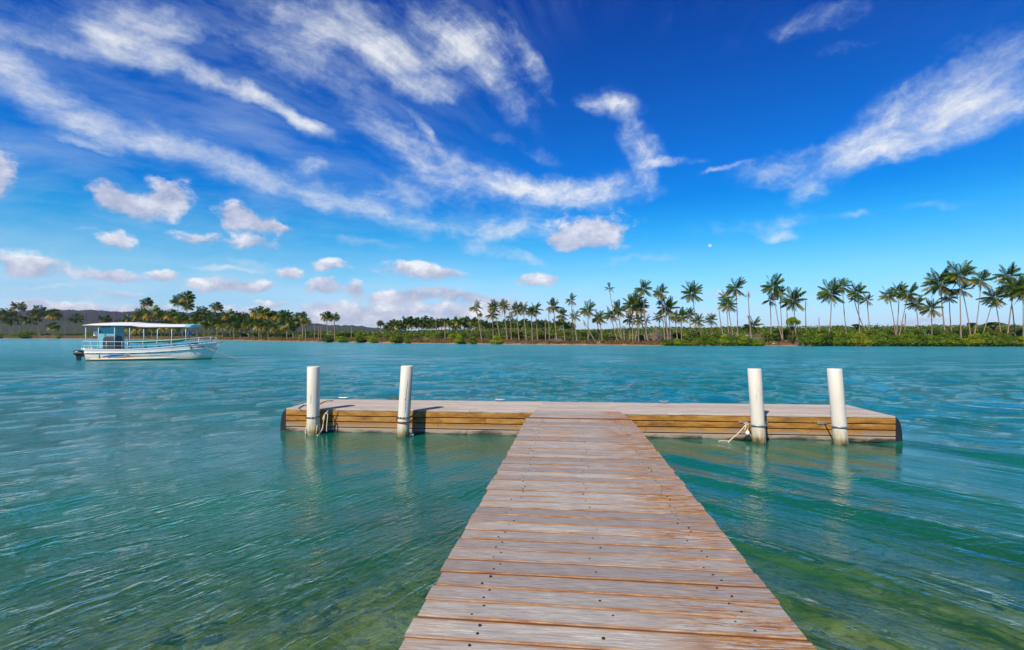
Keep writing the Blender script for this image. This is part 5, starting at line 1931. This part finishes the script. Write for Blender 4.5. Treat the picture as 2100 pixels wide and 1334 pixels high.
for a in [(1534.7, 597, 1542, 'dead palm trunk with a clump of brown fronds at its top', 4, -3, 5), (1473.7, 626, 1487, 'thin curved dead trunk left of the leaning palm', 5, -4, 1),
          (1652, 617, 1655, 'thin bare dead trunk right of the round tree', 10, -2, 1), (1679.4, 651, 1681, 'short bare dead stick alone on the skyline', 10, 0, 0),
          (1857, 643, 1854, 'slim bare stick right of the fanning three palms', 10, 1, 0), (1196.5, 657, 1221.5, 'bare trunk leaning hard to the left over dry grass', 4, 0, 2),
          (1279, 669, 1281, 'short dead trunk with a brown tuft among palms', 5, 0, 3), (1118, 653, 1119, 'bare straight dead trunk in the gap of the middle grove', 6, 0, 0),
          (1125, 632, 1127, 'taller bare trunk beside the spread-out palm', 6, 0, 2), (894, 651, 895, 'dead trunk rising above the distant row', 30, 0, 1),
          (912, 660, 913, 'pale dead trunk at the right of the distant row', 8, 0, 0), (645, 667, 645, 'left of three bare sticks between left grove and pair', 6, 0, 0),
          (653, 668, 653, 'middle of three bare sticks between left grove and pair', 6, 0, 0), (658, 670, 658, 'right of three bare sticks between left grove and pair', 6, 0, 0),
          (722, 665, 720, 'bare stick above green bushes right of the pair', 8, 0, 0), (133, 669, 133, 'bare trunk on the left bank beside the yellow young palm', 6, 0, 0),
          (1363, 618, 1372, 'second trunk crossing behind the lone brown-skirted palm', 8, -2, 0), (1320, 640, 1330, 'grey dead trunk at the right of the dense clump', 4, -2, 1)]:
    snag(a[0], a[1], a[2], a[3], a[4], a[5], a[6])


# ------------------------------------------------------------ bushes
def leaf_cloud(n, rs, lobes, size, flat=0.0):
    """leaf quads on and inside a few lobes"""
    w = np.array([l[3] * l[4] * l[5] for l in lobes]) ** .67
    idx = rs.choice(len(lobes), n, p=w / w.sum())
    L = np.array(lobes)[idx]
    d = rs.normal(size=(n, 3))
    d /= np.linalg.norm(d, axis=1)[:, None]
    d[:, 2] = np.where(rs.rand(n) < .7, np.abs(d[:, 2]), d[:, 2])
    rad = 0.62 + 0.42 * rs.rand(n)
    rad *= 0.86 + .28 * vnoise(d[:, 0] * 3 + idx * 5.1, d[:, 2] * 3 + d[:, 1] * 2.2, 4)
    c = L[:, :3] + d * rad[:, None] * L[:, 3:6]
    nrm = d + rs.normal(size=(n, 3)) * .65
    nrm /= np.linalg.norm(nrm, axis=1)[:, None]
    a = np.cross(nrm, rs.normal(size=(n, 3)))
    a /= np.linalg.norm(a, axis=1)[:, None]
    b = np.cross(nrm, a)
    s = size * (0.6 + .8 * rs.rand(n))[:, None]
    a, b = a * s, b * s * .6
    q = np.stack([c - a, c - b * .9, c + a, c + b], 1)
    q[:, :, 2] = np.maximum(q[:, :, 2], -.05)
    return q


def branches(rs, H, W, n=7):
    mb = MB()
    for i in range(n):
        a = rs.uniform(0, 6.28)
        x, y = math.cos(a) * W * rs.uniform(.05, .5), math.sin(a) * W * rs.uniform(.05, .4)
        mb.tube([(x * .3, y * .3, 0), (x * .8, y * .8, H * .4), (x * 1.3, y * 1.2, H * .8)], [.05, .04, .015], 5)
    return mb


BV = []
for i in range(6):
    rs = np.random.RandomState(40 + i)
    pr = random.Random(40 + i)
    lobes = []
    for k in range(9):
        a = pr.uniform(0, 6.28)
        q = pr.uniform(0, .62)
        lobes.append((math.cos(a) * q, math.sin(a) * q * .8, pr.uniform(.22, .72), pr.uniform(.22, .42), pr.uniform(.22, .4), pr.uniform(.18, .30)))
    lobes.append((0, 0, .25, .8, .7, .3))
    q = leaf_cloud(3000, rs, lobes, 0.045)
    BV.append((q, branches(pr, .8, .9)))
BME = {}
for nm in ('mangrove', 'bushy', 'scrub'):
    BME[nm] = [quads_mesh('foliage', q, M[nm]) for q, _ in BV]
BBR = [b.mesh('branches', M['bark']) for _, b in BV]


def bush(px, ytop, wpx, label, off=1.5, kind='mangrove', group=None, seed=0, name='mangrove_bush', cat='bush', ybase=None):
    D = shoreD(px) + off
    z0 = ground_z(off) if off > 0 else -.05
    base = at(px, D, z0 - .05)
    top = CAMZ + (HOR - ytop) / F * D
    H = max(.5, top - z0)
    Wd = wpx * D / F
    rs = random.Random(int(px * 3 + seed))
    t = thing(name, label, cat, base, group=group)
    k = rs.randrange(6)
    rz = rs.uniform(0, 6.28)
    sc = (Wd * .55, Wd * .5, H * 1.02)
    link('foliage', BME[kind][k], t, None, (0, 0, rz), sc)
    link('branches', BBR[k], t, None, (0, 0, rz), sc)
    return t


_r = random.Random(8)
bush(54, 680, 60, 'wide yellow-green bush at the water on the far left', .5, 'bushy')
bush(120, 684, 20, 'small round bush at the water right of the wide far-left one', .5, 'bushy')
bush(2, 684, 20, 'low bush cut by the left edge of the picture', .5, 'mangrove')
for x, y, w, lab in [(672, 685, 34, 'green bush at the water under the windblown pair of palms'), (700, 687, 34, 'second low bush right of the windblown pair'), (736, 681, 36, 'taller bush at the water midway to the distant grove'),
                     (765, 689, 26, 'low bush before the dark one below the distant grove'), (813, 677, 40, 'large dark green bush at the water below the distant grove'), (835, 692, 18, 'small bush on the right flank of the large dark one'),
                     (942, 685, 40, 'light green bush at the water before the first tall middle palm'), (970, 690, 34, 'smaller bush joined to the right of the light green one'), (1018, 688, 34, 'round isolated bush before the dry bank')]:
    bush(x, y, w, lab, -.5, 'mangrove' if _r.random() < .6 else 'bushy')
# hedge of mangroves along the right bank
hx = 1368.0
while hx < 2260:
    gap = 1562 < hx < 1636
    top = float(np.interp(hx, [1368, 1400, 1440, 1480, 1520, 1560, 1640, 1700, 1800, 1850, 1900, 2000, 2100, 2300], [694, 690, 684, 685, 690, 693, 682, 683, 681, 676, 682, 682, 684, 680]))
    if not gap:
        w = _r.uniform(34, 52)
        bush(hx, top + _r.uniform(-7, 8), w, 'mangrove bush in the front row of the hedge left of the dry landing' if hx < 1600 else 'mangrove bush in the front row of the long hedge on the right bank',
             _r.uniform(-1.9, -.3), _r.choice(['mangrove', 'mangrove', 'bushy']), 'front row hedge left of the landing' if hx < 1600 else 'front row hedge of the right bank', seed=1)
    hx += _r.uniform(15, 23)
hx = 1420.0
while hx < 2260:
    top = float(np.interp(hx, [1400, 1480, 1540, 1640, 1700, 1800, 1850, 1900, 2000, 2100, 2300], [682, 680, 682, 672, 675, 675, 668, 674, 673, 674, 672]))
    bush(hx, top + _r.uniform(-2, 4), _r.uniform(44, 66), 'taller scrub bush behind the mangrove hedge of the right bank', _r.uniform(6, 13), _r.choice(['mangrove', 'scrub', 'scrub']),
         'bushes behind the right hedge', seed=2, name='scrub_bush')
    hx += _r.uniform(20, 32)
# middle band of bushes behind the dry bank
hx = 640.0
while hx < 1440:
    top = float(np.interp(hx, [640, 800, 900, 950, 1150, 1250, 1440], [684, 684, 682, 680, 681, 682, 680]))
    bush(hx, top + _r.uniform(-2, 4), _r.uniform(30, 46), 'green bush in the scrub band behind the middle bank', _r.uniform(14, 24), _r.choice(['mangrove', 'scrub', 'bushy']),
         'bushes behind the middle bank', seed=3, name='scrub_bush')
    hx += _r.uniform(15, 24)
hx = -40.0
while hx < 650:
    bush(hx, 684 + _r.uniform(-3, 4), _r.uniform(18, 30), 'green bush among the palm trunks of the left bank', _r.uniform(8, 20), _r.choice(['bushy', 'scrub', 'scrub']),
         'bushes among the left palms', seed=4, name='scrub_bush')
    hx += _r.uniform(13, 22)


# broadleaf trees
def broad_tree(px, ytop, wpx, ybot, label, off, flat=False, kind='mangrove'):
    D = shoreD(px) + off
    base = at(px, D, ground_z(off) - .1)
    zt = CAMZ + (HOR - ytop) / F * D - base.z
    zb = CAMZ + (HOR - ybot) / F * D - base.z
    W = wpx * D / F / 2
    t = thing('broadleaf_tree', label, 'tree', base)
    rs = np.random.RandomState(int(px))
    pr = random.Random(int(px))
    lobes = []
    tr = MB()
    tr.tube([(0, 0, 0), (.1, 0, zb * .6), (0, 0, zb)], [.16, .13, .10], 7)
    for k in range(9):
        a = 2 * math.pi * k / 9 + pr.uniform(-.3, .3)
        q = pr.uniform(.35, .75) * W
        z = zb + (zt - zb) * (pr.uniform(.3, .8))
        s = W * pr.uniform(.22, .36)
        lobes.append((math.cos(a) * q, math.sin(a) * q, z, s, s, (zt - zb) * (.12 if flat else .2)))
        tr.tube([(0, 0, zb * .85), (math.cos(a) * q * .5, math.sin(a) * q * .5, (zb + z) / 2), (math.cos(a) * q, math.sin(a) * q, z)], [.07, .05, .02], 5)
    lobes.append((0, 0, zt - (zt - zb) * .25, W * .5, W * .5, (zt - zb) * .22))
    tr.obj('trunk', M['bark'], t, smooth=True)
    link('crown', quads_mesh('crown', leaf_cloud(3600, rs, lobes, .095), M[kind]), t)


broad_tree(1625, 650, 33, 675, 'round light-green broadleaf tree standing before the wide palm crown', 3, kind='bushy')
broad_tree(1993, 662.5, 20, 668, 'small dark umbrella-shaped tree between tall palm trunks', 14, True, 'scrub')
broad_tree(2037, 661, 42, 672, 'wide dark low tree behind the hedge under the inverted V palms', 12, True, 'scrub')
broad_tree(1757, 665, 22, 674, 'small dark tree at the foot of the straight full-crowned palm', 12, True, 'scrub')


# bare dead shrubs
def dead_shrub(px, ytop, wpx, label, off, n=26):
    D = shoreD(px) + off
    base = at(px, D, ground_z(max(off, 0)) - .1)
    H = CAMZ + (HOR - ytop) / F * D - base.z
    W = wpx * D / F / 2
    pr = random.Random(int(px))
    mb = MB()
    for i in range(n):
        a = pr.uniform(0, 6.28)
        q = W * pr.uniform(.2, 1)
        e = Vector((math.cos(a) * q, math.sin(a) * q, H * pr.uniform(.5, 1) * (1.15 - .5 * q / W)))
        m = e * .5 + Vector((pr.uniform(-.2, .2), pr.uniform(-.2, .2), H * .12))
        mb.tube([(pr.uniform(-.2, .2) * W, 0, 0), m, e], [.035, .025, .012], 4, cap=False)
        for j in range(4):
            s = m.lerp(e, pr.random())
            mb.tube([s, s + Vector((pr.uniform(-.5, .5), pr.uniform(-.4, .4), pr.uniform(.1, .6))) * .9], [.014, .008], 3, cap=False)
    tag(mb.obj('dead_shrub', M['dead'], loc=base), label, 'shrub')


dead_shrub(1345, 668, 44, 'tangled bare grey shrub on the bank right of the dense palm clump', 4, 34)
dead_shrub(1372, 684, 26, 'bare brown shrub beside the lone palm feet at the hedge start', 3)
dead_shrub(1515, 682, 46, 'bare grey twigs between green bushes left of the dead palm', 2, 34)
dead_shrub(1555, 684, 26, 'bare twigs just right of the dead palm foot', 3)
dead_shrub(1832, 694, 26, 'brown bare patch in the hedge under the fanning palms', -.6)
dead_shrub(2020, 688, 44, 'large brown bare shrub in the hedge below the inverted V palms', -.8, 40)
dead_shrub(1140, 694, 34, 'low bare twigs on the dry bank below the spread-out palm', 3)
dead_shrub(1640, 694, 30, 'bare brown twigs under the round broadleaf tree', .4)
dead_shrub(878, 694, 24, 'pale bare twig heaps on the bank left of the light green bush', 4)

# driftwood on the landing
for px, w, lab in ((1572, 10, 'bleached driftwood stick lying on the landing'), (1587, 12, 'pale forked driftwood at the waterline of the landing'), (1228, 8, 'pale driftwood piece on the dry bank')):
    D = shoreD(px) + 1.2
    mb = MB()
    mb.tube([(-w * .05, 0, .05), (0, .1, .22), (w * .06, 0, .12)], [.06, .05, .02], 6)
    mb.tube([(0, .1, .2), (.25, 0, .75)], [.04, .012], 5)
    mb.tube([(-.2, .05, .1), (-.4, 0, .5)], [.035, .01], 5)
    tag(mb.obj('driftwood', M['drywhite'], loc=at(px, D, .25)), lab, 'driftwood')


# ------------------------------------------------------------ haze
def build_haze():
    m = bpy.data.materials.new('haze')
    m.use_nodes = True
    t = NT(m.node_tree)
    v = t.n('ShaderNodeVolumePrincipled')
    v.inputs['Color'].default_value = (0.78, 0.88, 1.0, 1)
    v.inputs['Density'].default_value = 0.000055
    v.inputs['Anisotropy'].default_value = 0.1
    out = t.n('ShaderNodeOutputMaterial')
    t.t.links.new(v.outputs[0], out.inputs['Volume'])
    stuff(MB().box((0, 0, 73), (28000, 15000, 155)).obj('haze', m), 'thin pale haze over the lagoon and the far bank', 'haze')


build_haze()


# ------------------------------------------------------------ ground cover
def grass_band(name, pxa, pxb, o0, o1, n, h, m, label):
    rs = np.random.RandomState(17)
    px = rs.uniform(pxa, pxb, n)
    of = o0 + (o1 - o0) * rs.rand(n) ** 1.3
    D = np.interp(px, SHX, SHD) + of + (fbm(px * 0.02, px * 0 + 3.3, 5, 2) - 0.5) * 7.0
    X = (px - 1050) / F * D
    Z = np.interp(of, [0, 0.6, 3, 9, 20, 60], [0, 0.26, 0.52, 0.75, 0.9, 1.1]) + (fbm(X * 0.35, D * 0.35, 4, 8) - 0.5) * .45 - .05
    keep = fbm(X * .3, D * .3, 3, 6) > .42
    X, D, Z = X[keep], D[keep], Z[keep]
    k = len(X)
    hh = h * (0.5 + rs.rand(k)) * D / 110
    w = hh * .13
    dx = rs.normal(0, .5, k) * hh
    q = np.stack([np.stack([X - w, D, Z], -1), np.stack([X + w, D, Z], -1), np.stack([X + dx + w * .4, D + rs.normal(0, .2, k), Z + hh], -1), np.stack([X + dx - w * .2, D, Z + hh * .95], -1)], 1)
    stuff(link(name, quads_mesh(name, q, M[m])), label, 'grass')


grass_band('dry_grass', -60, 2200, .5, 16, 42000, .40, 'drygrass', 'dry straw-coloured grass along the far bank')


def scrub_mass():
    rs = np.random.RandomState(23)
    n = 95000
    px = rs.uniform(-150, 2300, n)
    of = 26 + 110 * rs.rand(n) ** 1.2
    D = np.interp(px, SHX, SHD) + of
    X = (px - 1050) / F * D
    H = np.interp(px, [-150, 600, 800, 950, 1200, 1500, 2300], [2.6, 2.6, 2.4, 3.2, 3.2, 3.6, 4.2]) * (.55 + .75 * fbm(X * .11, D * .11, 4, 3)) + of * .008
    Z = .8 + H * rs.rand(n) ** .35
    c = np.stack([X, D, Z], -1)
    nr = rs.normal(size=(n, 3)) + np.array([0, -.4, .6])
    nr /= np.linalg.norm(nr, axis=1)[:, None]
    a = np.cross(nr, rs.normal(size=(n, 3)))
    a /= np.linalg.norm(a, axis=1)[:, None]
    b = np.cross(nr, a)
    s = (.15 + .2 * rs.rand(n))[:, None] * (D / 150)[:, None]
    q = np.stack([c - a * s, c - b * s * .6, c + a * s, c + b * s * .6], 1)
    stuff(link('scrub', quads_mesh('scrub', q, M['scrub'])), 'distant green scrub filling the land behind the bank', 'scrub')


scrub_mass()


# ------------------------------------------------------------ a label of its own for each bush and grove palm
LM = [(2, 'the left picture edge'), (54, 'the wide yellow-green far-left bush'), (108, 'the yellow young palm'), (155, 'the lone palm before the hill'), (235, 'the wheelhouse of the boat'),
      (311, 'the broad palm above the canopy'), (384, 'the highest left-bank palm'), (443, 'the small high windblown palm'), (520, 'the middle of the left grove'), (622, 'the ragged thin palm'), (655, 'the three bare sticks'),
      (686, 'the windblown palm pair'), (781, 'the single small gap palm'), (813, 'the large dark green bush'), (895, 'the dead trunk above the distant row'), (942, 'the light green waterside bush'),
      (988, 'the first tall middle palm'), (1041, 'the third tall middle palm'), (1080, 'the twin dark palms'), (1141, 'the spread-out palm'), (1206, 'the round-crowned palm'), (1278, 'the very tall thin palm'),
      (1328, 'the dense palm clump'), (1364, 'the lone brown-skirted palm'), (1431, 'the star-crowned palm'), (1487, 'the thin curved dead trunk'), (1542, 'the dead palm with brown top'), (1606, 'the long-skirted palm'),
      (1633, 'the round broadleaf tree'), (1697, 'the bowed-trunk palm'), (1763, 'the straight full-crowned palm'), (1838, 'the three fanning palms'), (1912, 'the low wide-crowned palm'), (1970, 'the tallest palm'),
      (2014, 'the inverted V palms'), (2065, 'the thick right-edge palm'), (2110, 'the right picture edge')]
NOUN = {'bushes behind the right hedge': 'taller back-row bush', 'front row hedge of the right bank': 'front-row hedge bush', 'front row hedge left of the landing': 'waterside bush',
        'bushes behind the middle bank': 'scrub bush behind the dry bank', 'bushes among the left palms': 'low bush among left trunks', 'taller palms of the left grove': 'taller green grove palm',
        'front row palms of the left grove': 'yellow-green front-row palm', 'distant row of palms left of the middle': 'dark distant-row palm', 'distant palms behind the middle grove': 'dark background palm'}
ORD = ['nearest', 'second', 'third', 'fourth', 'fifth', 'sixth', 'seventh', 'eighth', 'ninth', 'tenth', 'eleventh', 'twelfth', 'thirteenth']
TOPS = [o for o in COL.objects if o.parent is None and o.get('group') in NOUN]
for g, noun in NOUN.items():
    bins = {}
    for o in TOPS:
        if o['group'] == g:
            px = 1050 + o.location.x / o.location.y * F
            lm = min(LM, key=lambda q: abs(q[0] - px))
            bins.setdefault((lm[0], lm[1], 'right' if px >= lm[0] else 'left'), []).append((abs(px - lm[0]), o.name, o))
    for (lx, lname, side_), lst in bins.items():
        lst.sort()
        for i, (_, _, o) in enumerate(lst):
            o['label'] = f"{noun}, {ORD[i]} {side_} of {lname}"
